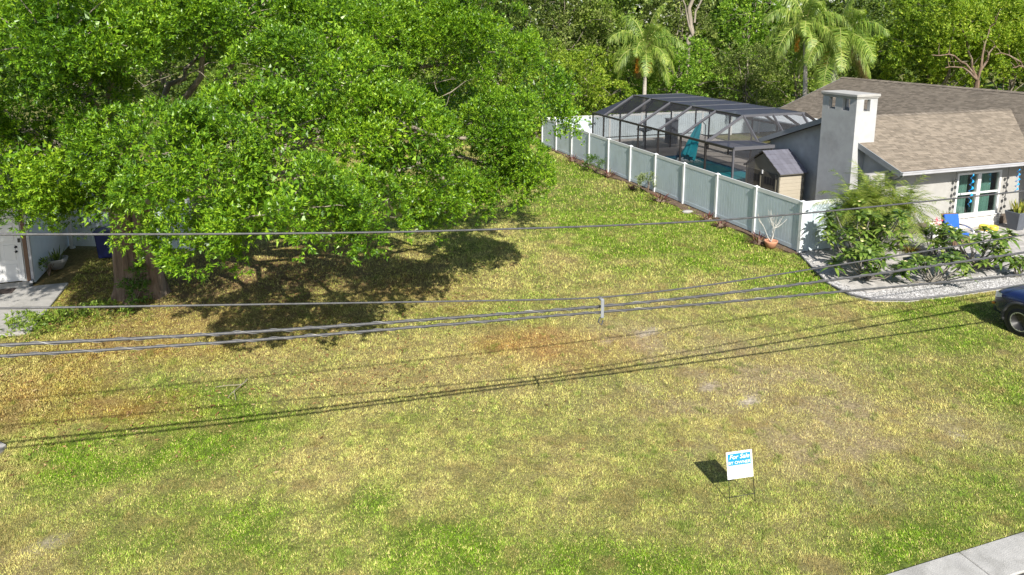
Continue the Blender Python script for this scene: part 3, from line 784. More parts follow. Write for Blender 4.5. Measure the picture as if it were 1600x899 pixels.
for k in range(34): rc.add([W(4.0 + k * .30, 3.62, 3.995), W(4.31 + k * .30, 3.62, 3.985), W(4.31 + k * .30, 3.8, 4.052), W(4.0 + k * .30, 3.8, 4.062), W(4.31 + k * .30, 3.98, 3.985), W(4.0 + k * .30, 3.98, 3.995)], [(0, 1, 2, 3), (3, 2, 4, 5)])
rc.build('ridge_cap', M['shingle'], ho)
rc = MB()
for k in range(72): rc.add([W(15.8, -6 + k * .30, 4.615), W(15.8, -5.69 + k * .30, 4.60), W(16, -5.69 + k * .30, 4.675), W(16, -6 + k * .30, 4.69), W(16.2, -5.69 + k * .30, 4.60), W(16.2, -6 + k * .30, 4.615)], [(0, 1, 2, 3), (3, 2, 4, 5)])
rc.build('ridge_cap', M['shingle'], ho)
# fascias, rake boards and gutter
for a, b in (((3.985, -.15, 2.50), (3.985, 3.8, 3.935)), ((3.985, 3.8, 3.935), (3.985, 7.75, 2.50))):
    MB().bar(W(*a), W(*b), .035, .20).build('rake_board', M['fascia'], ho)
MB().bar(W(10.6, 15.52, 2.5), W(16, 15.52, 4.55), .035, .2).build('rake_board', M['fascia'], ho)
MB().bar(W(16, 15.52, 4.55), W(21.4, 15.52, 2.5), .035, .2).build('rake_board', M['fascia'], ho)
gt = MB().lbox(3.97, 10.58, -.27, -.15, 2.47, 2.585); gt.lbox(3.97, 10.58, -.285, -.272, 2.555, 2.60); gt.build('gutter', M['gutter'], ho, bevel=.015)
MB().lbox(4.0, 10.7, -.14, .448, 2.485, 2.498).build('soffit', M['stucco_light'], ho)
dp = MB().tube([W(4.12, -.2, 2.50), W(4.16, .0, 2.33), W(4.36, .36, 2.18), W(4.38, .38, .2), W(4.38, .2, .1)], .045, 8); dp.build('downspout', M['fascia'], ho, True)
# chimney, hollow under its cap
ch = MB(); cu0, cu1, cv0, cv1 = 3.74, 4.72, 1.84, 3.56
ch.lbox(cu0, cu1, cv0, cv1, 0, 4.50)
for a, b in ((0, .34), (.70, .36), (1.38, .34)):
    ch.lbox(cu0, cu0 + .14, cv0 + a, cv0 + a + b, 4.502, 4.95); ch.lbox(cu1 - .14, cu1, cv0 + a, cv0 + a + b, 4.502, 4.95)
for vv in (cv0, cv1 - .14):
    ch.lbox(cu0 + .142, cu0 + .34, vv, vv + .14, 4.502, 4.95); ch.lbox(cu1 - .34, cu1 - .142, vv, vv + .14, 4.502, 4.95)
ch.lbox(cu0, cu1, cv0, cv1, 4.952, 5.04)
chim = ch.build('chimney', M['stucco'], ho)
MB().lbox(cu0 - .07, cu1 + .07, cv0 - .07, cv1 + .07, 5.043, 5.15).build('chimney_cap', M['stucco_light'], chim, bevel=.015)
MB().lbox(cu0 - .035, cu1 + .035, cv0 - .035, cv1 + .035, 4.99, 5.041).build('cap_moulding', M['stucco_light'], chim, bevel=.01)
MB().lbox(3.30, 4.298, .52, .80, 0, 2.40).build('wing_wall', M['stucco_light'], ho, bevel=.02)
# window: frame, four panes, curtains
wi = MB()
t = .085
wi.lbox(WU0, WU1, FV - .02, FV + .10, WZ0, WZ0 + t); wi.lbox(WU0, WU1, FV - .02, FV + .10, WZ1 - t, WZ1)
wi.lbox(WU0, WU0 + t, FV - .022, FV + .102, WZ0 + t, WZ1 - t); wi.lbox(WU1 - t, WU1, FV - .022, FV + .102, WZ0 + t, WZ1 - t)
um_ = (WU0 + WU1) / 2
wi.lbox(um_ - .085, um_ + .085, FV - .021, FV + .101, WZ0 + t, WZ1 - t)
for a, b in ((WU0 + t, um_ - .085), (um_ + .085, WU1 - t)): wi.lbox(a, b, FV + .01, FV + .09, 1.33, 1.40)
win = wi.build('window', M['trim'], ho, bevel=.006)
MB().lbox(WU0 - .08, WU1 + .08, FV - .09, FV - .003, WZ0 - .06, WZ0 - .003).build('sill', M['trim'], win, bevel=.01)
gl, gtn, gb = nmat('clear_glass')[0:3]
gl = bpy.data.materials['clear_glass']; gN = gl.node_tree.nodes; gLk = gl.node_tree.links
gls = gN.new('ShaderNodeBsdfGlossy'); gls.inputs['Roughness'].default_value = .02
gtr = gN.new('ShaderNodeBsdfTransparent'); gtr.inputs[0].default_value = (.80, .86, .84, 1)
gfr = gN.new('ShaderNodeFresnel'); gfr.inputs[0].default_value = 1.5
gms = gN.new('ShaderNodeMixShader'); gms.inputs[0].default_value = .10; gLk.new(gtr.outputs[0], gms.inputs[1]); gLk.new(gls.outputs[0], gms.inputs[2])
gLk.new(gms.outputs[0], gN['Material Output'].inputs[0])
for a, b in ((WU0 + t, um_ - .085), (um_ + .085, WU1 - t)):
    for z0, z1 in ((WZ0 + t, 1.33), (1.40, WZ1 - t)):
        MB().lbox(a, b, FV + .045, FV + .053, z0, z1).build('pane', gl, win)
def drape(u0, u1, name='curtain'):
    vs = []; n = 48
    for i in range(n + 1):
        u = u0 + (u1 - u0) * i / n; v = FV + .30 + .035 * math.sin(i * 1.35) + .012 * math.sin(i * 3.1)
        vs += [W(u, v, .3), W(u, v, 2.4)]
    MB().add(vs, [(2 * i, 2 * i + 2, 2 * i + 3, 2 * i + 1) for i in range(n)]).build(name, M['curtain'], win, True)
drape(WU0 - .1, um_ - .22); drape(um_ - .05, WU1 - .12)
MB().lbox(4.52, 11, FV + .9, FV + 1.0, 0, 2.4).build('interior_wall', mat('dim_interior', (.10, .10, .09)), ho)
# ledger stone course at the wall foot
rr = random.Random(5)
sv = MB().lbox(4.302, 11.08, FV - .012, FV - .003, 0, .42).build('stone_veneer', M['felt'], ho)
ME_ST = []
for L in (.14, .20, .27, .34):
    b = MB(); b.box((0, 0, 0), (L, .05, .062)); me = bpy.data.meshes.new('stone'); 
    vv = [(x + rr.uniform(-.008, .008), y + rr.uniform(-.006, .006), z + rr.uniform(-.006, .006)) for x, y, z in b.v]
    me.from_pydata(vv, [], b.f); me.update(); ME_ST.append((L, me))
sm = [mat('ledger_stone_%d' % i, c, .85, .2, 20, .5, 60) for i, c in enumerate(((.62, .60, .56), (.50, .48, .45), (.36, .37, .38), (.70, .67, .62)))]
SM = [[(L, me.copy()) for L, me in ME_ST] for _ in sm]
for k, row in enumerate(SM):
    for L, me in row: me.materials.append(sm[k])
for j in range(6):
    u = 6.2
    while u < 9.9:
        L, me = rr.choice(rr.choice(SM))
        if u + L > 10.0: break
        o = bpy.data.objects.new('stone', me); COL.objects.link(o); o.parent = sv
        lotrot(o, u + L / 2, FV - .035 - rr.uniform(0, .018), .035 + j * .068, 0, ho)
        u += L + .008
# glazed doors under the rear eave
for k in range(3):
    d = MB().lbox(11.24, 11.29, 8.0 + k * 1.25, 9.2 + k * 1.25, .12, 2.2).build('sliding_door', M['trim'], ho)
    MB().lbox(11.225, 11.239, 8.08 + k * 1.25, 9.12 + k * 1.25, .2, 2.12).build('pane', M['glass'], d)
ln = MB().prism([W(8.95, 7.75, 2.60), W(11.25, 7.75, 2.72), W(11.25, 14.5, 2.72), W(8.95, 14.5, 2.60)], (0, 0, .06)).build('lanai_reflection_panel', mat('painted_reflection', (.72, .76, .80), .4), ho)  # pale panel, a blue-white reflection put into its colour

# ================================================================ LEFT HOUSE
lh = thing('house', W(-25.5, 8), 'neighbouring white house with panelled door behind the oak', 'house')
M['siding'] = mat('white_siding', (.62, .64, .66), .7, .05, 3, .2, 90, dirt=(.45, .46, .47, .35))
fw = MB(); fw.lbox(-34, -25.22, 5.05, 5.25, 0, 2.6); fw.lbox(-24.14, -23.9, 5.05, 5.25, 0, 2.6); fw.lbox(-25.22, -24.14, 5.05, 5.25, 2.12, 2.6)
fw.build('front_wall', M['siding'], lh)
MB().lbox(-24.1, -23.9, 5.252, 15, 0, 2.6).build('side_wall', M['siding'], lh)
MB().lbox(-34, -24.1, 14.8, 15, 0, 2.6).build('rear_wall', M['siding'], lh)
dd = MB().lbox(-25.13, -24.22, 5.09, 5.14, .08, 2.04).build('door', M['trim'], lh)
for i, (a, b) in enumerate(((.2, .62), (.74, 1.22), (1.34, 1.86))):
    for k in (0, 1):
        u0 = -25.03 + k * .40
        MB().lbox(u0, u0 + .31, 5.078, 5.089, a, b).build('door_panel', M['trim'], dd, bevel=.008)
for z in (1.0, 1.14):
    MB().lathe(W(-24.30, 5.09, z), [(.035, 0), (.035, .02), (.02, .03), (.028, .06), (0, .065)], 14, Matrix.Rotation(AL, 3, 'Z') @ Matrix.Rotation(R(90), 3, 'X')).build('lock', M['black'], dd, True)
fm = MB().lbox(-25.22, -25.135, 5.0, 5.049, .075, 2.12); fm.lbox(-24.215, -24.13, 5.0, 5.049, .075, 2.12); fm.lbox(-25.134, -24.216, 5.0, 5.049, 2.045, 2.12)
fm.build('door_frame', M['trim'], lh, bevel=.006)
MB().lbox(-24.205, -24.145, 4.975, 4.998, 1.30, 1.42).build('doorbell', M['black'], lh)
MB().lbox(-24.10, -24.0, 5.01, 5.049, .0, 2.6).build('corner_board', M['wicker'], lh)
ds = MB().lbox(-23.985, -23.90, 4.99, 5.045, .12, 2.55); ds.lbox(-23.985, -23.90, 4.80, 4.985, .06, .13); ds.build('downspout', M['gutter'], lh, bevel=.012)
hz = 3.9
MB().prism([W(-34.5, 4.4, 2.6), W(-34.5, 10, hz), W(-34.5, 15.6, 2.6), W(-34.5, 15.6, 2.48), W(-34.5, 10, hz - .12), W(-34.5, 4.4, 2.48)], UU * 11.1).build('roof', M['felt'], lh)
MB().prism([W(-24.0, 5.2, 2.6), W(-24.0, 14.9, 2.6), W(-24.0, 10, 3.72)], -UU * .1).build('gable', M['siding'], lh)
ho_keep = ho
ho = lh
o1 = shingles(W(-34.5, 4.4, 2.60), UU, unit((0, 4.4, 2.6), (0, 10, hz)), 11.1, math.hypot(5.6, 1.3), lambda x, y: True, 8, .5, .2); o1['kind'] = 'stuff'
o1 = shingles(W(-34.5, 15.6, 2.60), UU, unit((0, 15.6, 2.6), (0, 10, hz)), 11.1, math.hypot(5.6, 1.3), lambda x, y: True, 9, .5, .2); o1['kind'] = 'stuff'
ho = ho_keep
mt = MB().lbox(-25.05, -24.25, 4.12, 4.55, .036, .05).build('door_mat', mat('brown_mat', (.045, .03, .025), .95, .4, 60, .5, 200), label='dark brown mat on the walkway before the white door', cat='mat')
# ================================================================ TREES
def unitv(a): return a / (np.linalg.norm(a, axis=-1, keepdims=True) + 1e-9)
def leafquads(B, D, L, Wd, r, fold=.15):
    """one bent diamond a leaf"""
    n = len(B)
    up = r.normal(0, .55, (n, 3)); up[:, 2] += 1.0
    S = unitv(np.cross(D, up)); N = np.cross(S, D)
    L = L[:, None]; Wd = Wd[:, None]
    b0 = B + D * L * .22
    return np.stack([b0 + S * Wd * .5, B + D * L - N * L * .10, b0 - S * Wd * .5], 1)
def spray(P, n, rs, twigs, leaves, L, w, r, dome=.35):
    """a bough end: a shallow dome of twigs, each with a whorl of leaves"""
    n = n / np.linalg.norm(n)
    a = np.cross(n, [.3, .9, .2]); a /= np.linalg.norm(a); b = np.cross(n, a)
    th = r.uniform(0, 6.283, twigs); rad = np.sqrt(r.random(twigs))
    rim = 1 + .35 * np.sin(th * 3 + r.uniform(0, 6.28)) + .2 * np.sin(th * 7 + r.uniform(0, 6))
    q = (a[None] * np.cos(th)[:, None] + b[None] * np.sin(th)[:, None])
    T = P + q * (rad * rim)[:, None] * rs + n * (dome * rs * (1 - rad ** 2) + r.normal(0, .09 * rs, twigs))[:, None]
    TD = unitv(n * .7 + q * rad[:, None] * .8 + r.normal(0, .28, (twigs, 3)) + np.array([0, 0, .35]))
    k = leaves
    T2 = np.repeat(T, k, 0); D2 = np.repeat(TD, k, 0)
    side = unitv(np.cross(D2, r.normal(0, 1, (twigs * k, 3))))
    D = unitv(D2 * r.uniform(.45, 1.3, (twigs * k, 1)) + side * .75)
    B = T2 + D2 * (r.random((twigs * k, 1)) - .6) * L * 1.3
    return leafquads(B, D, L * r.uniform(.65, 1.2, twigs * k), w * r.uniform(.75, 1.25, twigs * k), r)
def crown(lobes, per, rs, twigs, leaves, L, w, seed, under=-.45, outb=.5, zb=.45, shell=(.70, 1.04), dome=.35):
    """lobes: (cx,cy,cz, rx,ry,rz); sprays sit on each lobe's skin, facing out and up"""
    r = np.random.default_rng(seed); Q = []; tips = []
    for (cx, cy, cz, rx, ry, rz) in lobes:
        k = 0
        m = int(per * (rx * ry + rx * rz + ry * rz) / 3)
        while k < m:
            d = r.normal(0, 1, 3); d /= np.linalg.norm(d)
            if d[2] < under: continue
            P = np.array([cx, cy, cz]) + d * np.array([rx, ry, rz]) * r.uniform(*shell)
            nn = d * outb + np.array([0, 0, zb]) + r.normal(0, .22, 3)
            s = rs * r.uniform(.7, 1.3)
            Q.append(spray(P, nn, s, int(twigs * (s / rs) ** 1.6), leaves, L, w, r, dome)); tips.append((P, (cx, cy, cz)))
            k += 1
    return np.concatenate(Q), tips
def limb(b, p0, p1, r0, r1, r, seg=7, sag=.12, n=7):
    p0, p1 = np.array(p0, float), np.array(p1, float); L = np.linalg.norm(p1 - p0)
    pts = []; 
    for i in range(seg + 1):
        t = i / seg
        p = p0 * (1 - t) + p1 * t + np.array([0, 0, 1]) * L * sag * math.sin(math.pi * t)
        if 0 < i < seg: p = p + r.normal(0, L * .022, 3)
        pts.append(p)
    b.tube(pts, [r0 + (r1 - r0) * (i / seg) ** .8 for i in range(seg + 1)], n, False)
    return pts

M['oak_leaf'] = leafmat('oak_leaf', [(.040, .10, .008), (.088, .195, .010), (.160, .30, .014), (.28, .42, .024)], .30, .40, .45, .55, (1.35, 1.4, .35), .55)
OAK = [(-8.7, 13.6, 7.4, 1.87, 1.59, 1.25), (-8.4, 15.5, 7.8, 1.71, 1.45, 1.0), (-10.0, 14.2, 4.9, 1.44, 1.22, .78), (-9.5, 15.0, 5.9, 1.24, 1.05, .83), (-5.9, 12.4, 5.1, 1.48, 1.26, .91),
       (-4.1, 12.3, 4.5, 1.36, 1.15, .96), (-4.3, 15.5, 6.4, 1.99, 1.69, 1.14), (-2.6, 14.8, 5.3, 1.22, 1.04, 1.09), (-1.1, 19.5, 7.1, 1.8, 1.6, 1.61), (-.1, 18.5, 5.0, 1.0, .94, 1.15), (.05, 18.9, 3.9, .9, .9, .8),
       (-6.9, 17.5, 7.9, 2.09, 1.78, 1.13), (-3.7, 21.0, 8.2, 2.32, 1.97, 1.54), (-8.8, 15.0, 3.8, 1.1, .94, .55), (-.8, 19.0, 3.4, 1.31, 1.11, .87), (-2.1, 15.5, 4.0, 1.14, .97, .78),
       (-10.3, 16.0, 9.0, 2.06, 1.75, 1.18), (-2.2, 22.0, 4.6, 1.82, 1.55, 1.21), (-5.6, 12.8, 3.8, 1.0, .85, .47), (-3.0, 13.5, 4.0, .99, .84, .74), (-4.8, 14.0, 5.6, 1.42, 1.2, .77),
       (-4.1, 18.0, 7.6, 1.65, 1.41, .99), (-7.4, 13.5, 5.5, .8, .7, .5), (-1.7, 18.0, 2.95, .99, .84, .5), (-8.5, 20.5, 7.4, 2.2, 2.0, 1.3), (-12.3, 14.2, 5.6, 1.7, 1.5, 1.1), (-13.6, 15.6, 6.6, 1.9, 1.7, 1.3),
       (-12.5, 14.0, 7.8, 1.8, 1.6, 1.2), (-7.0, 24, 7.2, 3.2, 2.2, 1.8), (-13.5, 21, 7.4, 2.8, 2.4, 2.0), (-9.0, 17.5, 9.8, 2.3, 2.2, 1.1), (-5.5, 19.5, 9.9, 2.4, 2.2, 1.1), (-15.5, 18, 5.6, 2.0, 1.8, 1.5), (.5, 22.0, 5.2, 1.2, 1.4, 1.1), (-11.0, 13.0, 6.2, 1.2, 1.0, .8), (-9.9, 14.7, 4.1, 1.2, .95, .5), (-10.6, 15.6, 3.7, 1.0, .9, .45)]
tx, ty = -10.6, 19.35
oak = thing('oak_tree', (tx, ty, 0), 'huge spreading evergreen oak with double trunk, left of the lawn', 'tree')
OV = [q for q in OAK if q[0] > -11.2 and q[1] < 19.8 and q[2] < 8.6]; OH = [q for q in OAK if q not in OV]
Q, tips = crown([(a, b_, c_, d_ * .92, e_ * .92, f_ * .92) for a, b_, c_, d_, e_, f_ in OV], 17.3, .45, 106, 10, .092, .032, 21, -.6, .75, .38, (.84, 1.06), .62)
Qh, th_ = crown(OH, 8.0, .70, 52, 8, .145, .055, 23, -.5); Q = np.concatenate([Q, Qh])
# the inner crown
r = np.random.default_rng(22); inner = []
for (cx, cy, cz, rx, ry, rz) in OAK:
    m = int(2600 * rx * rz / 3)
    d = unitv(r.normal(0, 1, (m, 3))) * (r.random((m, 1)) ** .4) * .70
    B = np.array([cx, cy, cz]) + d * np.array([rx, ry, rz])
    inner.append(leafquads(B, unitv(r.normal(0, 1, (m, 3))), r.uniform(.11, .19, m), r.uniform(.05, .09, m), r))
oc = np_obj('crown', np.concatenate([Q] + inner), 4, M['oak_leaf'], oak); oc['kind'] = 'stuff'
# two fused, fluted stems
tb = MB()
def stem(b, base, top, r0, r1, flare, seed, n=22, m=16):
    r = np.random.default_rng(seed); ph = r.uniform(0, 6.28, 4); vs = []; fs = []
    for i in range(m):
        t = i / (m - 1); c = np.array(base) * (1 - t) + np.array(top) * t
        c[:2] += .08 * np.sin(t * 4 + ph[:2])
        rad = r1 + (r0 - r1) * (1 - t) ** .8
        for k in range(n):
            a = 2 * math.pi * k / n
            f = 1 + .10 * math.sin(3 * a + ph[0] + t) + .07 * math.sin(7 * a + ph[1] - t * 2) + flare * math.exp(-t * 9) * (.55 + .45 * math.sin(4 * a + ph[2]))
            vs.append(c + np.array([math.cos(a), math.sin(a), 0]) * rad * f)
    for i in range(m - 1):
        for k in range(n): fs.append((i * n + k, i * n + (k + 1) % n, (i + 1) * n + (k + 1) % n, (i + 1) * n + k))
    b.add(vs, fs)
stem(tb, (tx - .20, ty, -.05), (tx - .40, ty - .1, 3.9), .37, .26, .85, 1)
stem(tb, (tx + .19, ty + .02, -.05), (tx + .52, ty - .1, 3.9), .29, .23, .8, 2)
tb.build('trunk', M['bark'], oak, True)
r = np.random.default_rng(5)
lb = MB()
for i, (cx, cy, cz, rx, ry, rz) in enumerate(OAK):
    s = np.array([tx - .45, ty - .1, 3.3]) if cx < -8 else np.array([tx + .55, ty - .1, 3.2])
    pts = limb(lb, s + np.array([0, 0, r.uniform(-.5, .5)]), (cx, cy, cz - rz * .25), .15, .04, r, 9, .08, 8)
tp = [t for t in tips]
for i in r.permutation(len(tp))[:170]:
    P, C = tp[i]; C = np.array(C)
    limb(lb, C + (P - C) * .35 - np.array([0, 0, .1]), P - (P - C) * .06, .018, .006, r, 4, .06, 5)
lb.build('limbs', M['bark_pale'], oak, True)
# dead twigs that show in the gaps
dt = MB()
for (x, y, z) in ((-2.1, 19.2, 6.1), (-1.6, 19.0, 5.9), (-7.3, 16.5, 6.6), (-2.3, 21.0, 7.6)):
    for k in range(4): limb(dt, (x, y, z), (x + r.uniform(-.7, .7), y + r.uniform(-.5, .2), z + r.uniform(-.5, .6)), .016, .006, r, 4, .05, 5)
limb(dt, (-2.9, 18.4, 5.05), (-1.6, 18.2, 4.55), .05, .035, r, 6, .08, 7)
dt.build('dead_branches', M['bark_pale'], oak, True)['kind'] = 'stuff'

vn_ = thing('vine', (tx + .1, ty - .6, 0), 'green leafy suckers climbing the foot of the oak trunk', 'vine')
Q, _ = crown([(tx + .22, ty - .50, .75, .22, .12, .42), (tx + .05, ty - .55, .35, .48, .16, .30), (tx - .1, ty - .5, .55, .16, .1, .2)], 150, .15, 11, 5, .10, .035, 33, -1, .8, .2)
np_obj('foliage', Q, 4, M['lush'], vn_)
b = MB(); r = np.random.default_rng(6)
for k in range(6): limb(b, (tx + .1, ty - .55, .0), (tx + r.uniform(-.3, .4), ty - .5, r.uniform(.5, .95)), .012, .006, r, 4, .02, 5)
b.build('stem', M['bark'], vn_)

LM = {
 'yellow': leafmat('yellow_green_leaf', [(.07, .13, .012), (.16, .26, .022), (.27, .38, .035), (.40, .46, .06)], .4, .5, .3, .35, (1.25, 1.35, .5)),
 'bright': leafmat('bright_green_leaf', [(.06, .13, .014), (.13, .25, .024), (.22, .37, .035), (.33, .45, .055)], .38, .5, .3, .35, (1.25, 1.35, .5)),
 'mid': leafmat('mid_green_leaf', [(.05, .09, .012), (.11, .18, .022), (.18, .27, .035), (.27, .34, .055)], .35, .5, .3, .4),
 'dark': leafmat('dark_green_leaf', [(.03, .06, .012), (.07, .12, .02), (.12, .18, .03), (.20, .25, .05)], .3, .5, .3, .4),
 'olive': leafmat('olive_leaf', [(.05, .07, .018), (.10, .145, .03), (.17, .225, .05), (.27, .31, .09)], .3, .6, .2, .4),
}
def tree(name, label, u, v, h, rx, kind, leaf, seed, group, base=.30, lob=7, per=2.3, trunk=.16, ry=None, rs=.85, tw=22, pale=True):
    r = np.random.default_rng(seed); c = W(u, v, 0); ry = ry or rx
    t = thing(name, tuple(c), label, 'tree', group)
    lobes = []
    for i in range(lob):
        a = i * 2.4 + r.uniform(-.4, .4); f = (i + .5) / lob
        zz = h * (base + (1 - base) * f * .86); k = math.sqrt(max(.12, 1 - abs(2 * f - .85) ** 2)) * .62
        lobes.append((c[0] + math.cos(a) * rx * k, c[1] + math.sin(a) * ry * k, zz, rx * r.uniform(.42, .66), ry * r.uniform(.42, .66), h * r.uniform(.10, .17)))
    Q, tips = crown(lobes, per, rs, int(tw * 1.5), 8, leaf * .92, leaf * .56, seed, -.6, .6, .35)
    m = int(rx * h * 26)
    d = unitv(r.normal(0, 1, (m, 3))) * r.random((m, 1)) ** .4
    B = np.array([c[0], c[1], h * (base + 1) / 2]) + d * np.array([rx * .7, ry * .7, h * (1 - base) * .42])
    inn = leafquads(B, unitv(r.normal(0, 1, (m, 3))), r.uniform(.8, 1.4, m) * leaf * 1.4, r.uniform(.8, 1.3, m) * leaf * .9, r)
    o = np_obj('crown', np.concatenate([Q, inn]), 4, LM[kind], t); o['kind'] = 'stuff'
    b = MB(); top = (c[0] + r.uniform(-.4, .4), c[1] + r.uniform(-.4, .4), h * .8)
    pts = limb(b, (c[0], c[1], -.1), top, trunk, trunk * .3, r, 8, .0, 9)
    for (x, y, zz, *_q) in lobes:
        k = r.integers(2, 6); limb(b, pts[k], (x, y, zz), trunk * .45, trunk * .12, r, 6, .06, 6)
    for i in r.permutation(len(tips))[:30]:
        P, C = tips[i]; limb(b, C, P, trunk * .14, .012, r, 3, .03, 5)
    b.build('trunk', M['bark_pale'] if pale else M['bark'], t, True)
    return t
GB = 'trees beyond the back fence'
bgt = [
 ('small_tree', 'yellow-green bushy tree at the corner where fence meets oak foliage', .6, 27.0, 6.6, 2.9, 'yellow', .17, 'y'),
 ('small_tree', 'lime leafy tree just behind left end of pool cage', 4.6, 27.4, 6.4, 3.0, 'yellow', .17, 'y'),
 ('small_tree', 'bright green rounded tree behind pool cage, right of the palm', 12.6, 28.5, 7.2, 3.2, 'bright', .19, 'b'),
 ('small_tree', 'low green bush tree hugging back fence behind the palm', 8.3, 28.8, 4.8, 2.6, 'bright', .17, 'b'),
 ('small_tree', 'dark olive tree left of the paired palms', 17.3, 26.5, 6.8, 2.9, 'olive', .17, 'o'),
 ('small_tree', 'dull green tree filling in behind the paired palms', 22.5, 27, 7.0, 3.2, 'mid', .18, 'm'),
 ('tall_tree', 'tall dark tree above the lime tree, mostly shaded', .5, 34, 13.5, 4.2, 'dark', .22, 'd'),
 ('tall_tree', 'tall olive tree with bare pale stems above the single palm', 6.0, 35.5, 13.5, 4.0, 'olive', .20, 's'),
 ('tall_tree', 'tall glossy green tree with dark gaps above the pool cage', 11.0, 37, 14, 4.3, 'mid', .24, 'd'),
 ('tall_tree', 'tall pale-trunked tree rising behind the bright rounded tree', 17.5, 36.5, 14.5, 4.0, 'olive', .20, 's'),
 ('tall_tree', 'tall leafy green tree behind the paired palms', 24.0, 35.5, 14, 4.6, 'bright', .22, 'b'),
 ('tall_tree', 'dark tall tree behind the house ridge', 29.5, 30.5, 13, 4.8, 'dark', .22, 'd'),
 ('spreading_tree', 'spreading yellow-green tree with crooked pale boughs over house roof', 31.5, 21.5, 10.5, 4.6, 'yellow', .24, 'x'),
 ('spreading_tree', 'yellow-green tree with forked pale trunk at the right edge', 37.5, 21.0, 10.8, 4.6, 'yellow', .24, 'x'),
 ('tall_tree', 'tall dark tree behind the two spreading trees', 38.5, 29, 14, 5.0, 'mid', .24, 'd'),
 ('small_tree', 'shaded green tree seen through gaps behind the oak crown', -6.0, 29.5, 8.0, 3.4, 'mid', .18, 'm'),
 ('tall_tree', 'tall grey-green tree rising behind right side of the oak', -5.0, 36, 14, 4.6, 'olive', .22, 's'),
 ('tall_tree', 'tall dark tree behind the middle of the oak', -13.0, 33, 14, 5.0, 'dark', .24, 'd'),
 ('tall_tree', 'tall dark tree behind the left of the oak', -23.0, 30, 14, 5.0, 'dark', .24, 'd'),
 ('small_tree', 'mid green tree beside the neighbouring house behind the oak', -17.5, 24.5, 7.5, 3.4, 'mid', .19, 'm'),
]
for i, (nm, lb_, u, v, h, rx, kind, leaf, tp_) in enumerate(bgt):
    kw = dict(y=dict(base=.06, lob=11, per=5.2, trunk=.10), b=dict(base=.10, lob=11, per=4.6, trunk=.12), o=dict(base=.12, lob=10, per=4.6, trunk=.12), m=dict(base=.12, lob=10, per=4.2, trunk=.12),
              d=dict(base=.15, lob=12, per=2.1, trunk=.13, rs=1.0), s=dict(base=.30, lob=11, per=2.0, trunk=.14, rs=.9, tw=20), x=dict(base=.38, lob=11, per=2.9, trunk=.14, rs=.95))[tp_]
    if nm == 'tall_tree' and tp_ == 'b': kw['per'] = 2.4
    tree(nm, lb_, u, v, h, rx, kind, leaf, 100 + i, GB, **kw)
# crooked pale boughs and bare trunks that show
for (u, v, lb_) in ((29.6, 17.9, 'bare crooked pale bough tree leaning left above the ridge'), (34.6, 17.4, 'forked bare pale trunk just above the ridge at right')):
    t = thing('bare_tree', tuple(W(u, v, 0)), lb_, 'tree', GB); r = np.random.default_rng(int(u * 10)); b = MB()
    p0 = W(u, v, 0); p1 = W(u + .5, v, 4.0)
    limb(b, p0, p1, .20, .16, r, 6, .01, 9)
    for du, dz in ((-4.0, 1.6), (-1.6, 3.4), (1.2, 4.2), (2.4, 3.0), (-2.6, .7)):
        e = W(u + du, v + r.uniform(-.8, .3), 4.2 + dz); pts = limb(b, p1, e, .10, .03, r, 7, .13, 7)
        for k in (3, 5, 6): limb(b, pts[k], pts[k] + np.array([r.uniform(-1, .6), 0, r.uniform(.3, 1.3)]), .03, .01, r, 4, .05, 5)
    b.build('trunk', M['bark'], t, True)
    Q, _ = crown([(*(W(u + a, v + .5, zz)), 1.3, 1.1, .8) for a, zz in ((1.3, 7.4), (2.9, 6.4), (-.9, 8.3), (.3, 6.4), (2.0, 9.2), (-2.8, 9.4), (-1.8, 7.0))], 5.5, .8, 22, 6, .22, .1, int(u), -.6, .6, .35)
    o = np_obj('crown', Q, 4, LM['yellow'], t); o['kind'] = 'stuff'
t = thing('bare_tree', tuple(W(14.8, 30.5, 0)), 'slim pale bare trunk standing between bright tree and palms', 'tree', GB); b = MB(); r = np.random.default_rng(77)
p = W(14.8, 30.5, 0); limb(b, p, p + np.array([.4, 0, 14]), .20, .14, r, 9, 0, 9); limb(b, p + np.array([.2, 0, 7]), p + np.array([-1.5, 0, 11]), .09, .03, r, 6, .1, 6); limb(b, p + np.array([.3, 0, 8]), p + np.array([1.7, 0, 12]), .09, .03, r, 6, .1, 6)
b.build('trunk', M['bark_pale'], t, True)
# the wood beyond, one mass
r = np.random.default_rng(60); n = 58000
X = r.uniform(-75, 110, n); Y = 78 + r.normal(0, 2.0, n) + 3 * np.sin(X * .3); Z = r.random(n) ** .8 * (15 + 3 * np.sin(X * .45) + 2 * np.sin(X * 1.1))
Bq = np.stack([X, Y, Z], 1)
fw = np_obj('woodland', leafquads(Bq, unitv(r.normal(0, 1, (n, 3))), r.uniform(.7, 1.4, n), r.uniform(.5, .9, n), r), 4, LM['dark'])
tag(fw, 'dense dark woodland far behind the back fence trees', 'woodland', kind='stuff')

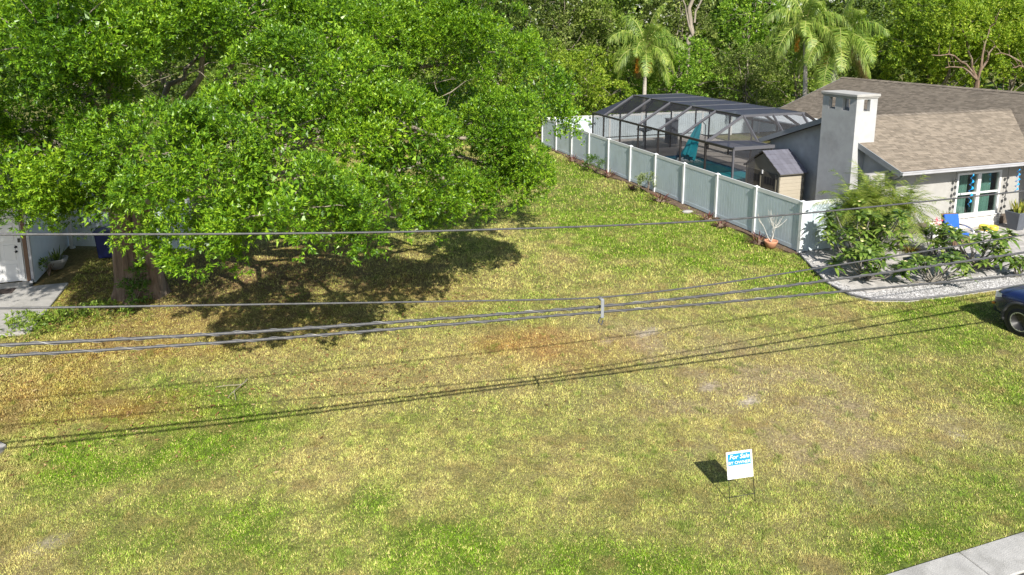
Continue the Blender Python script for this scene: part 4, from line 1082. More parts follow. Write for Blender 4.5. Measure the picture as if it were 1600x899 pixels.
# ---- queen palms
M['frond'] = leafmat('palm_leaflet', [(.08, .15, .025), (.16, .25, .04), (.26, .36, .06), (.40, .44, .11)], .4, .45, .35, .6, (1.2, 1.3, .5))
M['frond_dead'] = leafmat('dead_palm_leaflet', [(.20, .14, .06), (.30, .21, .09), (.40, .30, .14)], .3, .7, .1, .6, (1, 1, 1))
M['fruit'] = leafmat('palm_fruit', [(.45, .16, .01), (.62, .26, .02), (.70, .36, .04)], .2, .5, .3, 2, (1, 1, 1))
def palm(label, base, top, lean, nf, Lf, seed, r0=.17):
    r = np.random.default_rng(seed)
    t = thing('queen_palm', tuple(base), label, 'palm', 'queen palms behind the pool cage and house')
    base = np.array(base, float); tp = np.array(top, float)
    b = MB(); pts = [base * (1 - k / 12) + tp * (k / 12) + np.array([lean * math.sin(math.pi * k / 12), 0, 0]) for k in range(13)]
    b.tube(pts, [r0 * (1.15 - .4 * k / 12) for k in range(13)], 12); b.build('trunk', M['palm_bark'], t, True)
    MB().tube([tp - [0, 0, .3], tp + [0, 0, .5], tp + [0, 0, 1.1]], [.17, .14, .05], 10).build('crownshaft', mat('crownshaft_%d' % seed, (.30, .30, .10), .7), t, True)
    c = tp + np.array([0, 0, .5])
    for i in range(nf):
        a = i * 2.399 + r.uniform(-.25, .25); e = R(84 - 104 * (i / nf) ** .9); dead = i >= nf - 1
        L = Lf * r.uniform(.85, 1.1); V = []
        d0 = np.array([math.cos(a) * math.cos(e), math.sin(a) * math.cos(e), math.sin(e)]); p = c.copy(); d = d0.copy(); line = [p.copy()]
        hz_ = np.array([math.cos(a), math.sin(a), 0])
        for k in range(16):
            d = d + np.array([0, 0, -.10 - .10 * (k / 16)]); d /= np.linalg.norm(d); p = p + d * L / 16; line.append(p.copy())
        s = np.array([-math.sin(a), math.cos(a), 0])
        nl = 54
        for k in range(nl):
            tt = .14 + .86 * k / nl; j = min(int(tt * 16), 15); fq = tt * 16 - j
            q = line[j] * (1 - fq) + line[j + 1] * fq; dd = line[j + 1] - line[j]; dd /= np.linalg.norm(dd)
            ll = L * .27 * math.sin(math.pi * min(1, tt * .9 + .12)) ** .6 * r.uniform(.8, 1.1)
            for sg in (-1, 1):
                for mth in (0, 1):
                    ld_ = s * sg * .8 + dd * .5 + np.array([0, 0, r.uniform(-.75, .35)]); ld_ /= np.linalg.norm(ld_)
                    e1 = q + ld_ * ll * .55; e2 = e1 + (ld_ * .55 + np.array([0, 0, -.75])) * ll * .55
                    wv = dd * .019
                    V += [q - wv, q + wv, e1 + wv, e1 - wv, e1 - wv, e1 + wv, e2 + wv * .3, e2 - wv * .3]
        f = np_obj('frond', np.array(V), 4, M['frond_dead'] if dead else M['frond'], t)
        MB().tube(line, [.03 - .0016 * k for k in range(17)], 5).build('rachis', mat('rachis', (.30, .30, .10), .6) if i == 0 and seed == 1 else bpy.data.materials['rachis'], f, True)
    for k in range(2):
        a = R(190 + 120 * k) + r.uniform(-.3, .3); V = []
        o = c + np.array([math.cos(a) * .2, math.sin(a) * .2, -.5])
        B = o + np.stack([r.normal(0, .08, 260) + math.cos(a) * .3, r.normal(0, .08, 260) + math.sin(a) * .3, -r.random(260) * 1.1], 1)
        np_obj('fruit_bunch', leafquads(B, unitv(r.normal(0, .3, (260, 3)) + np.array([0, 0, -1])), np.full(260, .2), np.full(260, .03), r), 4, M['fruit'], t)['kind'] = 'stuff'
palm('single queen palm behind the left end of the pool cage', W(8.0, 25.6, 0), W(8.0, 25.45, 5.7), .1, 20, 3.3, 1, .15)
palm('tall leaning left palm of the pair behind house, orange fruit', W(15.9, 18.4, 0), W(15.6, 18.6, 7.3), .1, 17, 3.2, 2, .15)
palm('right palm of the pair behind house, arching bright fronds', W(16.9, 17.6, 0), W(17.3, 17.7, 6.4), .15, 22, 4.0, 3, .17)
# ================================================================ GARDEN PLANTS
M['plum'] = leafmat('frangipani_leaf', [(.045, .085, .014), (.085, .15, .022), (.14, .22, .035), (.26, .31, .07)], .3, .4, .45, 1.0)
M['grey_stem'] = mat('grey_stem', (.17, .155, .13), .8, .2, 12)
M['cream'] = mat('cream_petal', (.85, .72, .40), .6)
def frangipani(label, base, tips_, seed, h=1.2, rad=.9, L=.30, flowers=3):
    r = np.random.default_rng(seed); base = np.array(base, float)
    t = thing('frangipani', tuple(base), label, 'shrub', 'frangipani shrubs in the gravel bed')
    b = MB(); V = []; FL = []
    for i in range(tips_):
        a = r.uniform(0, 6.28); q = rad * math.sqrt(r.random()); e = base + np.array([math.cos(a) * q, math.sin(a) * q * .8, h * r.uniform(.35, 1.1)])
        limb(b, base + r.normal(0, .07, 3) * [1, 1, 0], e, .028, .014, r, 5, -.10, 6)
        for k in range(17):
            aa = k * 2.4; el = r.uniform(.0, 1.2); l = L * r.uniform(.7, 1.15)
            d = np.array([math.cos(aa) * math.cos(el), math.sin(aa) * math.cos(el), math.sin(el)]); s = np.array([-math.sin(aa), math.cos(aa), 0]); prev = None
            for m in range(5):
                tt = m / 4; ww = L * .23 * (.12, .7, 1, .75, .03)[m] / 2; p = e + d * l * tt + np.array([0, 0, -.55 * l * tt * tt]); cur = (p - s * ww, p + s * ww)
                if prev is not None: V += [prev[0], prev[1], cur[1], cur[0]]
                prev = cur
        if i < flowers:
            for k in range(5):
                aa = k * 1.257; p = e + np.array([0, 0, .10]); d = np.array([math.cos(aa), math.sin(aa), .4]) * .055; s = np.array([-math.sin(aa), math.cos(aa), 0]) * .03
                FL += [p, p + d * .6 + s, p + d, p + d * .6 - s]
    b.build('stem', M['grey_stem'], t, True)
    np_obj('foliage', np.array(V), 4, M['plum'], t)
    if FL: np_obj('flower', np.array(FL), 4, M['cream'], t)
    return t
frangipani('tall frangipani with long drooping leaves against the white gate', W(1.2, -1.6, .02), 35, 1, 1.7, 1.25, .48, 8)
frangipani('frangipani at left of gravel bed, leaning over the lawn', W(.1, -2.9, .02), 20, 2, 1.0, 1.1, .46, 2)
frangipani('low frangipani at the front of the gravel bed', W(1.7, -3.7, .02), 16, 3, .7, 1.1, .42, 0)
frangipani('spreading frangipani at right of gravel bed before the blue chair', W(4.2, -3.1, .02), 27, 4, 1.1, 1.2, .46, 5)
frangipani('single-stemmed frangipani just left of the blue chair', W(4.1, -1.7, .02), 8, 5, 1.0, .35, .36, 1)
frangipani('small drooping frangipani above the car bonnet', W(4.7, -4.2, .02), 7, 6, .55, .35, .32, 0)
py = thing('pygmy_palm', tuple(W(3.1, -.6, 0)), 'bushy feathery palm between white gate and house wall', 'palm')
r = np.random.default_rng(8); V = []
for cc in (W(1.7, -.55, 1.5), W(3.5, -.8, 1.4), W(2.7, -.35, 1.7)):
    for i in range(52):
        a = i * 2.399; e = R(78 - 100 * (i / 52)); L = r.uniform(1.1, 1.7); d = np.array([math.cos(a) * math.cos(e), math.sin(a) * math.cos(e), math.sin(e)]); p = cc.copy(); s = np.array([-math.sin(a), math.cos(a), 0])
        for k in range(14):
            d = d + np.array([0, 0, -.10]); d /= np.linalg.norm(d); q = p + d * L / 14
            for sg in (-1, 1):
                for m in (0, .5):
                    pp_ = p + (q - p) * m; ld_ = unitv(s * sg + d * .7 + np.array([0, 0, r.uniform(-.5, .2)])); ll = .30 * r.uniform(.7, 1.1); wv = d * .014
                    V += [pp_ - wv, pp_ + wv, pp_ + ld_ * ll + wv * .3 + [0, 0, -.03], pp_ + ld_ * ll - wv * .3 + [0, 0, -.03]]
            p = q
np_obj('fronds', np.array(V), 4, leafmat('pygmy_leaflet', [(.07, .11, .015), (.13, .19, .025), (.20, .27, .04), (.32, .34, .09)], .4), py)['kind'] = 'stuff'
b = MB()
for cc in (W(1.7, -.55, 0), W(3.5, -.8, 0), W(2.7, -.35, 0)): b.tube([cc, cc + [.03, 0, .7], cc + [0, 0, 1.5]], [.07, .06, .06], 9)
b.build('trunk', M['palm_bark'], py, True)
cr = thing('fern_clump', tuple(W(3.6, -1.2, .02)), 'reddish brown fern clump under the feathery palm', 'plant')
tuft(W(3.6, -1.2, .02), 60, .55, .05, .15, (.3, 1.3), leafmat('rusty_leaf', [(.10, .05, .015), (.20, .10, .02), (.22, .20, .03), (.12, .16, .03)], .3), 'foliage', cr, 4, .5)
def pot_plant(name, label, c, prof, pm, leaf, n, L, w, up, seed, cat='potted plant', z=None, grp=None, sq=False):
    t = thing(name, tuple(c), label, cat, grp)
    MB().lathe(c, prof, 4 if sq else 20, Matrix.Rotation(AL + R(45), 3, 'Z') if sq else None).build('pot', pm, t, not sq, bevel=.008 if sq else 0)
    if leaf is not None: tuft(np.array(c) + [0, 0, prof[-1][1]], n, L, w, prof[-2][0] * .6, up, leaf, 'foliage', t, seed, .12)
    return t
M['snake'] = leafmat('snake_plant_leaf', [(.10, .14, .02), (.24, .26, .04), (.42, .40, .08)], .25)
pot_plant('square_planter', 'tall slate grey square planter with yellow-edged snake plant', W(9.75, -.35, .02), [(.24, 0), (.42, .68), (.42, .72), (.37, .72), (.36, .66)], M['greyplanter'], M['snake'], 42, .62, .075, (1.0, 1.5), 5, sq=True)
gy = mat('yellow_glaze', (.72, .50, .07), .35, .2, 14)
for (u, v, s, lb_) in ((8.0, -.42, 1.0, 'left and larger of two yellow and white ceramic pots'), (8.38, -.5, .9, 'right and smaller of two yellow and white ceramic pots')):
    t = thing('ceramic_pot', tuple(W(u, v, .02)), lb_, 'pot', 'yellow and white patio pots')
    MB().lathe(W(u, v, .02), [(.09 * s, 0), (.13 * s, .06), (.155 * s, .15 * s)], 20).build('base', M['trim'], t, True)
    MB().lathe(W(u, v, .02), [(.157 * s, .151 * s), (.185 * s, .24 * s), (.17 * s, .33 * s), (.13 * s, .36 * s), (.11 * s, .33 * s), (0, .30 * s)], 20).build('bowl', gy, t, True)
pot_plant('dark_pot', 'slate grey tapered pot in the gravel under the tall frangipani', W(1.85, -2.75, .02), [(.12, 0), (.2, .42), (.21, .45), (.18, .45), (.17, .40)], M['greyplanter'], None, 0, 0, 0, None, 1, 'pot', sq=True)
pot_plant('dark_pot', 'dark round pot among the right-hand frangipani', W(4.2, -2.35, .02), [(.14, 0), (.24, .22), (.26, .32), (.23, .33), (.21, .28)], M['greyplanter'], M['lush'], 8, .25, .05, (.5, 1.3), 2, 'pot')
pot_plant('cactus_pot', 'slim potted aloe standing under the house window', W(7.05, .15, .02), [(.12, 0), (.17, .25), (.18, .28), (.15, .28), (.14, .25)], M['terracotta'], M['olive_'] if 'olive_' in M else LM['olive'], 14, .75, .06, (1.1, 1.5), 7)
rf_ = thing('flower_pot', tuple(W(5.45, -.55, .02)), 'pot of pink-red flowers beside the blue chair', 'flowers')
MB().lathe(W(5.45, -.55, .02), [(.12, 0), (.18, .3), (.16, .3), (.15, .26)], 16).build('pot', M['trim'], rf_, True)
tuft(W(5.45, -.55, .28), 18, .4, .05, .1, (.6, 1.4), M['lush'], 'foliage', rf_, 3)
r = np.random.default_rng(12); B = W(5.45, -.55, .75) + r.normal(0, .1, (40, 3))
np_obj('flower', leafquads(B, unitv(r.normal(0, 1, (40, 3))), np.full(40, .07), np.full(40, .06), r), 4, mat('pink_petal', (.70, .03, .10), .6), rf_)['kind'] = 'stuff'
# plants along the fence foot
def bush(label, u, v, rx, h, m, seed, L=.10, name='garden_shrub'):
    c = W(u, v, 0); t = thing(name, tuple(c), label, 'shrub', 'plants along the side fence')
    Q, _ = crown([(c[0], c[1], h * .55, rx, rx * .8, h * .42)], 70, .20, 15, 6, L, L * .42, seed, -.5)
    np_obj('foliage', Q, 4, m, t)
    b = MB(); r = np.random.default_rng(seed)
    for k in range(6): limb(b, c, c + np.array([r.uniform(-rx, rx) * .6, r.uniform(-rx, rx) * .6, h * .7]), .014, .006, r, 4, .03, 5)
    b.build('stem', M['bark'], t); return t
def rosette(label, u, v, s, seed, m='red_leaf'):
    c = W(u, v, .02); t = thing('bromeliad', tuple(c), label, 'bromeliad', 'plants along the side fence')
    tuft(c, 34, .34 * s, .055, .12 * s, (.2, 1.3), M[m], 'foliage', t, seed, .3); MB().lathe(c, [(.10 * s, -.02), (.12 * s, .05), (.03, .14), (0, .15)], 10).build('stem', M['bark'], t, True); return t
bush('dark green shrub at fence foot, fifth post from the far end', -.62, 15.0, .55, .95, M['lush'], 51)
M['silver'] = leafmat('variegated_leaf', [(.10, .14, .06), (.22, .28, .12), (.42, .45, .26)], .3)
bush('pale variegated shrub at the middle of the side fence', -.45, 9.6, .48, .95, M['silver'], 52)
rosette('maroon bromeliad nearest the far fence corner', -.55, 18.2, 1.9, 1); rosette('maroon bromeliad just beyond the dark shrub', -.5, 16.6, 1.9, 2)
rosette('maroon bromeliad just before the dark shrub', -.45, 13.7, 1.8, 3)
rosette('big maroon bromeliad in front of the variegated shrub', -.72, 8.0, 2.1, 4)
rosette('little bronze bromeliad left of the variegated shrub', -.75, 10.6, 1.0, 5)
rosette('bronze bromeliad at the third post from the gate', -.55, 4.6, 1.5, 6); rosette('small straggly bromeliad between second and third posts', -.7, 3.6, 1.3, 7)
rosette('maroon bromeliad beside the terracotta pot near the gate', -.68, 1.3, 1.9, 8)
wp = thing('bare_frangipani', tuple(W(-.55, .8, .0)), 'leafless white-stemmed shrub in terracotta pot by first fence panel', 'shrub')
MB().lathe(W(-.55, .8, .0), [(.15, 0), (.22, .2), (.24, .26), (.20, .26), (.19, .22), (0, .2)], 18).build('pot', M['terracotta'], wp, True)
b = MB(); r = np.random.default_rng(15); ws = mat('white_stem', (.36, .35, .32), .8); c = W(-.55, .8, .22)
for k in range(4):
    e = c + np.array([r.uniform(-.25, .25), r.uniform(-.2, .2), .5]); limb(b, c, e, .016, .012, r, 3, -.08, 6)
    for j in range(4): limb(b, e, e + np.array([r.uniform(-.4, .4), r.uniform(-.25, .25), r.uniform(.25, .65)]), .011, .006, r, 3, -.1, 5)
b.build('stem', ws, wp, True)
st = thing('fieldstone', tuple(W(-.6, 6.0, 0)), 'flat pale stone in the mulch by the side fence', 'stone')
MB().lathe(W(-.6, 6.0, -.02), [(.24, 0), (.26, .05), (.2, .08), (.08, .1), (0, .1)], 9, Matrix.Rotation(.4, 3, 'Z') @ Matrix.Diagonal((1, .65, 1))).build('rock', M['concrete'], st)
# by the left house
pot_plant('grey_pot', 'grey bowl pot with drooping plant by the shaded house wall', W(-23.62, 6.3, 0), [(.16, 0), (.30, .25), (.33, .34), (.29, .35), (.27, .28)], M['concrete'], LM['olive'], 16, .45, .06, (.5, 1.4), 9)
bush('low weedy shrub beside the white downspout', -23.68, 5.6, .22, .5, LM['mid'], 61)['group'] = 'weeds by the left house'
bn = thing('recycling_bin', tuple(W(-22.3, 6.9, 0)), 'dark blue wheeled bin in shade behind the oak trunk', 'bin')
blue = mat('shade_darkened_blue_plastic', (.006, .012, .075), .5)  # blue darkened so the colour carries the shade behind the trunk
MB().add([W(-22.3 + a * k, 6.9 + c_ * k, zz) for zz, k in ((.08, .8), (.95, 1.0)) for a, c_ in ((-.28, -.3), (.28, -.3), (.28, .3), (-.28, .3))], MB.BF).build('body', blue, bn, bevel=.03)
MB().lbox(-22.62, -21.98, 6.56, 7.24, .955, 1.02).build('lid', blue, bn, bevel=.025)
for s in (-.26, .26): MB().lathe(W(-22.3 + s, 7.2, .1), [(.0, -.03), (.1, -.03), (.1, .03), (0, .03)], 14, Matrix.Rotation(AL, 3, 'Z') @ Matrix.Rotation(R(90), 3, 'Y')).build('wheel', M['tyre'], bn)
# weeds in the shade, seedlings
for k, (x, y) in enumerate(((-12.6, 17.3), (-11.7, 17.5), (-10.9, 17.9), (-12.0, 16.9))):
    c = np.array([x, y, 0]); t = thing('weed_clump', tuple(c), ['leafy weeds at the near corner of the walkway', 'leafy weeds right of the walkway corner', 'leafy weeds in front of the oak trunk', 'low weeds below the walkway edge'][k], 'weeds', 'weeds in front of the oak')
    Q, _ = crown([(x, y, .10, .75, .45, .16)], 60, .22, 12, 5, .09, .045, 70 + k, -.1); np_obj('foliage', Q, 4, LM['mid'], t)
tw_ = thing('fallen_twig', (-5.9, 13.7, 0), 'pale fallen forked twig on the lawn before the oak', 'twig'); b = MB(); r = np.random.default_rng(44)
p = limb(b, (-5.75, 14.3, .07), (-5.85, 13.5, .07), .014, .008, r, 6, 0, 5); limb(b, p[2], (-6.3, 13.95, .07), .01, .005, r, 4, 0, 5); limb(b, p[4], (-5.65, 13.4, .07), .009, .005, r, 4, 0, 5)
b.build('wood', M['bark_pale'], tw_, True)

# ================================================================ PATIO FURNITURE
ca = thing('patio_chair', tuple(W(5.9, -.95, .03)), 'wicker patio chair with bright blue cushions by the window', 'chair')
ang = AL + R(-12); RZ = Matrix.Rotation(ang, 3, 'Z'); cc = Vector(W(5.9, -1.0, .03))
def cl(x, y, z): return cc + RZ @ Vector((x, y, z))
for sx in (-1, 1):
    for sy in (-1, 1): MB().bar(cl(.30 * sx, .28 * sy, 0), cl(.30 * sx, .28 * sy, .34), .045).build('leg', M['wicker'], ca)
    MB().tube([cl(.33 * sx, .30, .62), cl(.36 * sx, .1, .64), cl(.37 * sx, -.2, .62), cl(.36 * sx, -.36, .54), cl(.35 * sx, -.36, .40), cl(.33 * sx, -.26, .30)], .028, 8).build('arm', M['alloy'], ca, True)
MB().box(cl(0, 0, .31), (.62, .62, .08), RZ).build('seat_frame', M['wicker'], ca, bevel=.01)
for k in range(5): MB().box(cl(0, -.315, .06 + k * .05), (.54, .02, .035), RZ).build('apron_slat', M['wicker'], ca)
MB().box(cl(0, -.03, .41), (.58, .60, .12), RZ).build('seat_cushion', M['cushion'], ca, True, bevel=.045, seg=3)
RB = RZ @ Matrix.Rotation(R(-14), 3, 'X')
MB().box(cl(0, .30, .72), (.56, .13, .56), RB).build('back_cushion', M['cushion'], ca, True, bevel=.045, seg=3)
MB().box(cl(0, .38, .66), (.60, .04, .70), RB).build('back_frame', M['wicker'], ca, bevel=.01)
MB().box(cl(-.2, -.02, .56), (.12, .56, .10), RZ @ Matrix.Rotation(R(-12), 3, 'X')).build('towel', M['trim'], ca, True, bevel=.04, seg=3)
def spinner(label, u, v, z0, z1, col):
    t = thing('wind_spinner', tuple(W(u, v, z0)), label, 'wind spinner', 'blue wind spinners under the eave')
    vs = []; fs = []; n = 60
    for i in range(n + 1):
        a = i / n * 2 * math.pi * 5; zz = z0 + (z1 - z0) * i / n; rr_ = .085 * math.sin(math.pi * (.08 + .84 * i / n)) ** .5; c = W(u, v, zz)
        vs += [c + np.array([math.cos(a), math.sin(a), .0]) * rr_, c + np.array([math.cos(a), math.sin(a), 0]) * rr_ * .3 + [0, 0, .02]]
    MB().add(vs, [(2 * i, 2 * i + 2, 2 * i + 3, 2 * i + 1) for i in range(n)]).build('spiral', col, t, True)
    MB().tube([W(u, v, z1 - .02), W(u, v, 2.495)], .006, 5).build('cord', M['black'], t)
bl = mat('metallic_blue', (.02, .30, .75), .3, .1, 5)
spinner('blue spiral wind spinner hanging before the left window pane', 7.62, -.02, 1.0, 2.25, bl)
spinner('blue spiral wind spinner hanging above the slate planter', 9.98, -.02, 1.35, 2.3, bl)
def discs(label, u, v, z0, z1, n):
    t = thing('disc_chime', tuple(W(u, v, z0)), label, 'chime', 'dark disc chimes under the eave')
    MB().tube([W(u, v, z0), W(u, v, 2.495)], .006, 5).build('cord', M['black'], t)
    for i in range(n):
        zz = z0 + (z1 - z0) * i / (n - 1)
        MB().lathe(W(u, v - .01, zz), [(0, -.012), (.07, -.006), (.07, .006), (0, .012)], 16, Matrix.Rotation(AL, 3, 'Z') @ Matrix.Rotation(R(90), 3, 'X')).build('disc', M['cladding'], t)
discs('string of dark discs left of the window', 7.24, .33, .95, 1.95, 5); discs('string of dark discs right of the window', 9.93, .33, .75, 1.9, 5)

# ================================================================ CAR
hd = Vector((-.321, .947, 0)); yl = Vector((-.947, -.321, 0)); zz_ = Vector((0, 0, 1))
o0 = Vector((12.76, 16.74, 0)) - 1.33 * hd - .83 * yl
def cp(x, y, z): return o0 + hd * x + yl * y + zz_ * z
CM = Matrix((hd, yl, zz_)).transposed()
car = thing('parked_car', tuple(o0), 'dark blue SUV nosing in at the right edge', 'car')
X_ = [2.26, 2.20, 2.08, 1.9, 1.6, 1.2, .85, .4, -.4, -1.2, -1.8, -2.1, -2.24]
ZT = [.68, .84, .93, .985, 1.03, 1.07, 1.10, 1.10, 1.10, 1.11, 1.11, 1.08, .95]
HW = [.52, .70, .80, .865, .90, .915, .92, .92, .92, .92, .90, .86, .70]
def loft(rings, closed=False):
    vs = [p for r_ in rings for p in r_]; n = len(rings[0]); fs = []
    for i in range(len(rings) - 1):
        for k in range(n - 1): fs.append((i * n + k, i * n + k + 1, (i + 1) * n + k + 1, (i + 1) * n + k))
    fs.append(tuple(range(n))[::-1]); fs.append(tuple((len(rings) - 1) * n + k for k in range(n)))
    return vs, fs
rings = []
for x, zt, w in zip(X_, ZT, HW):
    half = [(.0, zt + .025), (.5 * w, zt + .018), (.80 * w, zt - .01), (.93 * w, zt - .06), (w, zt - .17), (w, .62), (.985 * w, .46), (.95 * w, .30), (.6 * w, .22)]
    rings.append([cp(x, y, z) for y, z in half[::-1]] + [cp(x, -y, z) for y, z in half[1:]])
vs, fs = loft(rings)
body = MB().add(vs, fs).build('body', M['paint'], car, True)
sb = body.modifiers.new('s', 'SUBSURF'); sb.levels = 2; sb.render_levels = 2
rings = []
for x, w0, w1, zt in ((1.05, .80, .70, 1.10), (.75, .84, .66, 1.25), (.15, .86, .64, 1.60), (-.6, .86, .64, 1.66), (-1.5, .85, .62, 1.62), (-1.95, .80, .58, 1.45), (-2.12, .76, .6, 1.12)):
    half = [(0, zt + .02), (.7 * w1, zt + .01), (w1, zt - .06), ((w0 + w1) / 2, (zt + 1.08) / 2), (w0, 1.05)]
    rings.append([cp(x, y, z) for y, z in half[::-1]] + [cp(x, -y, z) for y, z in half[1:]])
vs, fs = loft(rings); gh = MB().add(vs, fs).build('windows', M['glass'], car, True)
rings = []
for x, w1, zt in ((.12, .63, 1.61), (-.6, .64, 1.675), (-1.5, .62, 1.635), (-1.95, .58, 1.47)):
    rings.append([cp(x, y, z) for y, z in ((w1, zt - .05), (.7 * w1, zt + .02), (0, zt + .03), (-.7 * w1, zt + .02), (-w1, zt - .05))])
vs, fs = loft(rings); MB().add(vs, fs).build('roof', M['paint'], car, True)
for sy in (1, -1):
    for x0, x1 in ((1.02, .1), (-.35, -.42), (-1.3, -1.36), (-1.9, -2.1)):
        MB().bar(cp(x0, sy * .845, 1.09), cp(x1 if x0 > 1 else x0 - .05, sy * .66, 1.58), .05).build('pillar', M['paint'], car)
    MB().box(cp(.0, sy * .925, .36), (1.75, .03, .16), CM).build('side_cladding', M['cladding'], car, bevel=.02)
    MB().box(cp(-.05, sy * .935, .92), (.16, .025, .03), CM).build('door_handle', M['paint'], car)
    MB().box(cp(.85, sy * 1.0, 1.12), (.10, .18, .13), CM).build('mirror', M['paint'], car, True, bevel=.04, seg=2)
    hlm = mat('headlamp', (.55, .57, .60), .1, .05, 5, spec=.9) if sy == 1 else bpy.data.materials['headlamp']
    hl = []
    for x, y0, z0, z1 in ((2.235, .50, .70, .80), (2.19, .64, .70, .83), (2.11, .765, .71, .86), (1.99, .845, .75, .885), (1.86, .89, .80, .90)):
        hl.append([cp(x + .012, sy * (y0 + .012), z0), cp(x + .012, sy * (y0 + .012), z1)])
    vv_ = [p for q in hl for p in q]
    MB().add(vv_, [(2 * i, 2 * i + 2, 2 * i + 3, 2 * i + 1) for i in range(4)]).build('headlight', hlm, car, True)
    MB().box(cp(2.17, sy * .70, .52), (.06, .14, .07), CM @ Matrix.Rotation(R(-30 * sy), 3, 'Z')).build('indicator', mat('amber_lens', (.60, .24, .03), .2) if sy == 1 else bpy.data.materials['amber_lens'], car, bevel=.015)
MB().box(cp(2.16, 0, .36), (.26, 1.20, .24), CM).build('bumper', M['cladding'], car, True, bevel=.06, seg=2)
MB().box(cp(2.262, 0, .66), (.03, .95, .15), CM).build('grille', M['black'], car, bevel=.02)
ax = Matrix((hd, zz_, -yl)).transposed()                       # wheel axis along yl
for x in (1.33, -1.33):
    for sy in (1, -1):
        c = cp(x, sy * .83, .345); q = Matrix((hd, zz_ * sy, -yl * sy)).transposed() @ Matrix.Rotation(R(180), 3, 'X')
        MB().lathe(cp(x, sy * .905, .36), [(0, .014), (.415, .014), (.415, -.02)], 28, q).build('wheel_well', M['black'], car)
        ar = MB(); pts = [cp(x + .445 * math.cos(R(a)), sy * .918, .36 + .445 * math.sin(R(a))) for a in range(-15, 196, 10)]
        ar.tube(pts, .042, 8).build('arch_cladding', M['cladding'], car, True)
        wl = MB().lathe(c, [(.215, -.09), (.325, -.09), (.345, -.05), (.345, .06), (.325, .095), (.25, .105), (.235, .10), (.235, .02)], 32, q).build('wheel', M['tyre'], car, True)
        MB().lathe(c, [(.232, .098), (.222, .102), (.215, .085), (.205, .02), (0, .02)], 32, q).build('rim', M['black'], wl, True)
        sp = MB(); 
        for k in range(5):
            for dd_ in (-.16, .16):
                a = 2 * math.pi * k / 5 + .3; a2 = a + dd_
                A = c + q @ Vector((.05 * math.cos(a), .05 * math.sin(a), .07)); B_ = c + q @ Vector((.225 * math.cos(a2), .225 * math.sin(a2), .09))
                sp.bar(A, B_, .026, .02, yl)
        sp.lathe(c, [(.238, .088), (.240, .106), (.222, .106), (.220, .088)], 32, q); sp.lathe(c, [(0, .085), (.055, .08), (.05, .05)], 16, q)
        sp.build('spokes', M['alloy'], wl)

# ================================================================ SIGN
sg = thing('yard_sign', (3.76, 10.37, 0), 'white and blue for-sale-by-owner yard sign on wire stakes', 'sign')
SWd, SHt = .425, .475
ex = Vector((math.cos(R(6)) * math.cos(R(4)), math.cos(R(6)) * math.sin(R(4)), math.sin(R(6)))); en = ex.cross(Vector((0, .04, 1))).normalized(); ey = en.cross(ex)
BLc = Vector((3.483, 10.345, .385))      # en faces the camera
MS = Matrix((ex, ey, en)).transposed()
ctr = BLc + ex * SWd / 2 + ey * SHt / 2
M['signw'] = mat('sign_white', (.60, .60, .60), .5, .02, 5); M['signb'] = mat('sign_blue', (.01, .20, .36), .5, .04, 8)
bd_ = MB().box(ctr, (SWd, SHt, .006), MS).build('board', M['signw'], sg)
def sp_(x, y, d=.0): return BLc + ex * SWd * x + ey * SHt * y + en * (.0032 + d)
def flat(nm, x0, x1, y0, y1, m, par, d=.0006): MB().add([sp_(x0, y0, d), sp_(x1, y0, d), sp_(x1, y1, d), sp_(x0, y1, d)], [(0, 1, 2, 3)]).build(nm, m, par)
flat('blue_field', .055, .935, .50, .925, M['signb'], bd_)
for a in ((.055, .935, .055, .066), (.055, .935, .478, .488)): flat('rule', *a, M['signb'], bd_)
for a in ((.055, .066, .068, .476), (.924, .935, .068, .476)): flat('rule', *a, M['signb'], bd_)
def text(body, size, x, y, shear=0, bold=.0, m=M['signw'], sx=1.0):
    cu = bpy.data.curves.new('lettering', 'FONT'); cu.body = body; cu.size = size; cu.shear = shear; cu.align_x = 'CENTER'; cu.align_y = 'CENTER'; cu.offset = bold
    to = bpy.data.objects.new('tmp', cu); COL.objects.link(to); bpy.context.view_layer.update()
    me = bpy.data.meshes.new_from_object(to.evaluated_get(bpy.context.evaluated_depsgraph_get())); bpy.data.objects.remove(to)
    me.name = 'lettering'; me.materials.clear(); me.materials.append(m)
    o = bpy.data.objects.new('lettering', me); COL.objects.link(o); o.parent = bd_
    p = sp_(x, y, .0014) - Vector(ROOT[sg.name]); o.matrix_local = Matrix.Translation(p) @ MS.to_4x4() @ Matrix.Diagonal((sx, 1, 1, 1))
text('For Sale', .108, .495, .80, .28, .0012, sx=.93); text('BY OWNER', .070, .495, .59, 0, .0010, sx=1.0)
ink = mat('faded_ink', (.72, .58, .47), .6, .1, 20)
hw = MB(); r = random.Random(3)
for k in range(9):
    x0 = .12 + k * .082
    pts = [sp_(x0 + .02 + .022 * math.cos(a + k), .33 + .055 * math.sin(a * (1 + k % 2)), .0012) for a in np.linspace(0, 4.2, 8)]
    hw.tube(pts, .0022, 4, False)
hw.build('faded_handwriting', ink, bd_)
fr_ = MB()
fr_.tube([(3.545, 10.338, -.05), sp_(.045, .02, -.012), sp_(.045, 1.0, -.012)], .0055, 6); fr_.tube([(3.97, 10.385, -.05), sp_(.985, .02, -.012), sp_(.985, .6, -.012)], .0055, 6)
fr_.tube([(3.535, 10.34, .07), (3.955, 10.37, .13)], .0055, 6)
fr_.build('wire_stake', M['black'], sg, True)
fr2 = MB(); fr2.tube([sp_(.72, .9, -.02), sp_(.66, 1.03, -.03), sp_(.42, 1.12, -.10)], .004, 5); fr2.build('wire_brace', M['black'], sg, True)

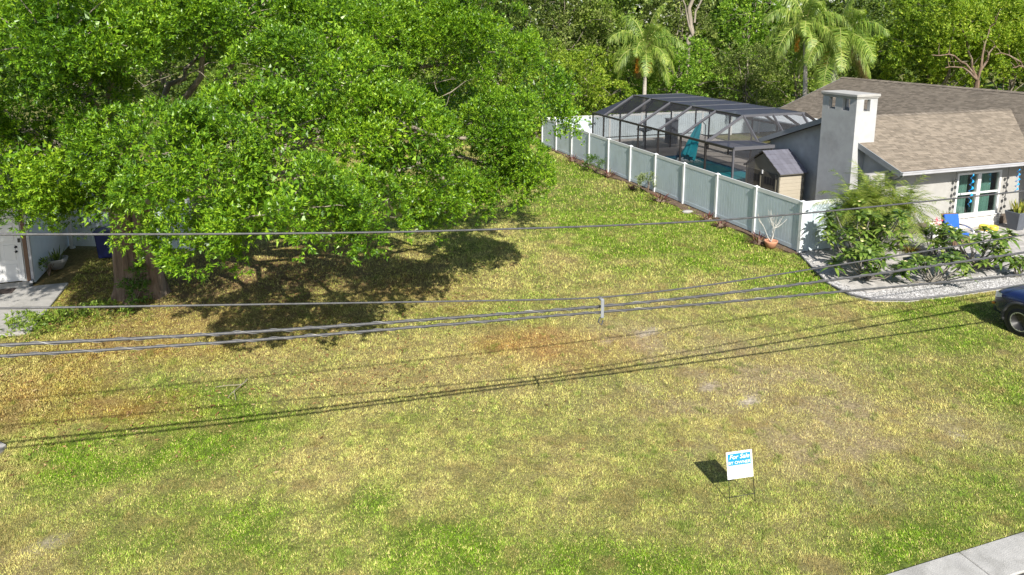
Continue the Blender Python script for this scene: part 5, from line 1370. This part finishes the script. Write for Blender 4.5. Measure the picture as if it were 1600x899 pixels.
# ================================================================ OVERHEAD CABLES
WR = {
 'a': [(-19.86, 5.22), (-17.85, 5.03), (-15.47, 4.83), (-13.14, 4.68), (-11.56, 4.59), (-9.82, 4.52), (-7.89, 4.50), (-5.75, 4.50), (-3.36, 4.51)],
 'b': [(-19.96, 4.34), (-17.92, 4.11), (-15.5, 3.84), (-12.23, 3.48), (-10.36, 3.46), (-7.79, 3.52), (-5.62, 3.57), (-3.2, 3.64)],
 'c': [(-20.01, 3.88), (-18.67, 3.76), (-17.18, 3.64), (-14.6, 3.48), (-12.22, 3.34), (-10.35, 3.28), (-7.76, 3.25), (-5.58, 3.25), (-3.13, 3.27)],
 'd': [(-20.02, 3.77), (-18.68, 3.66), (-17.19, 3.55), (-14.6, 3.41), (-12.22, 3.28), (-10.34, 3.17), (-7.74, 3.05), (-5.53, 2.94), (-3.05, 2.84)],
}
def cable(key, label, rad, m, v, lash=True):
    P = WR[key]; us = np.array([p[0] for p in P]); zs = np.array([p[1] for p in P])
    cf = np.polyfit(us, zs, 2) if key != 'b' else None
    s0 = (zs[1] - zs[0]) / (us[1] - us[0]); s1 = (zs[-1] - zs[-2]) / (us[-1] - us[-2])
    ug = np.linspace(-44, 16, 200)
    def f(u):
        zz = np.interp(u, us, zs)
        zz = np.where(u < us[0], zs[0] + s0 * (u - us[0]), zz); return np.where(u > us[-1], zs[-1] + s1 * (u - us[-1]), zz)
    fine = np.linspace(-46, 18, 1200); k = np.exp(-np.linspace(-2, 2, 61) ** 2); k /= k.sum()
    if key == 'b':
        zf = f(fine); zl = np.convolve(np.pad(zf, 30, 'edge'), k, 'valid')
    else: zl = np.convolve(np.pad(f(fine), 30, 'edge'), k, 'valid')
    zg = np.interp(ug, fine, zl)
    t = thing('overhead_cable', tuple(W(-12.2, v, 3.3)), label, 'cable', 'overhead cables crossing the lot')
    MB().tube([W(u, v, z_) for u, z_ in zip(ug, zg)], rad, 8).build('line', m, t, True)
    if lash:
        n = 2400; V = []; uu = np.linspace(-24, 4, n); zz2 = np.interp(uu, ug, zg)
        a = uu * 14.0
        pts = [W(u, v + math.cos(q) * (rad + .003), z_ + math.sin(q) * (rad + .003)) for u, z_, q in zip(uu, zz2, a)]
        MB().tube(pts, .004, 4, False).build('lashing_wire', mat('lashing', (.14, .14, .14), .4) if 'lashing' not in bpy.data.materials else bpy.data.materials['lashing'], t)
    return t
cable('a', 'uppermost thin grey cable crossing the whole lot', .015, M['cable'], -9.6, False)
cable('b', 'thin cable running into the top of the cable clamp', .014, M['cable'], -9.62, False)
cable('c', 'upper of two thick lashed cables below the clamp line', .022, M['cable'], -9.6)
cable('d', 'lowest thick lashed cable crossing the lot', .020, M['cable'], -9.66)
ck = thing('cable_clamp', tuple(W(-12.22, -9.63, 3.15)), 'pale metal clamp tying the overhead cables together', 'clamp')
MB().lbox(-12.245, -12.19, -9.715, -9.695, 3.20, 3.50).build('bracket', M['fascia'], ck, bevel=.008)
MB().lbox(-12.245, -12.19, -9.694, -9.56, 3.47, 3.50).build('hook', M['fascia'], ck, bevel=.006)
MB().tube([W(-12.23, -9.66, 3.20), W(-12.26, -9.66, 3.12), W(-12.21, -9.67, 3.07), W(-12.18, -9.66, 3.14)], .012, 6).build('tail', M['cable_dark'], ck, True)
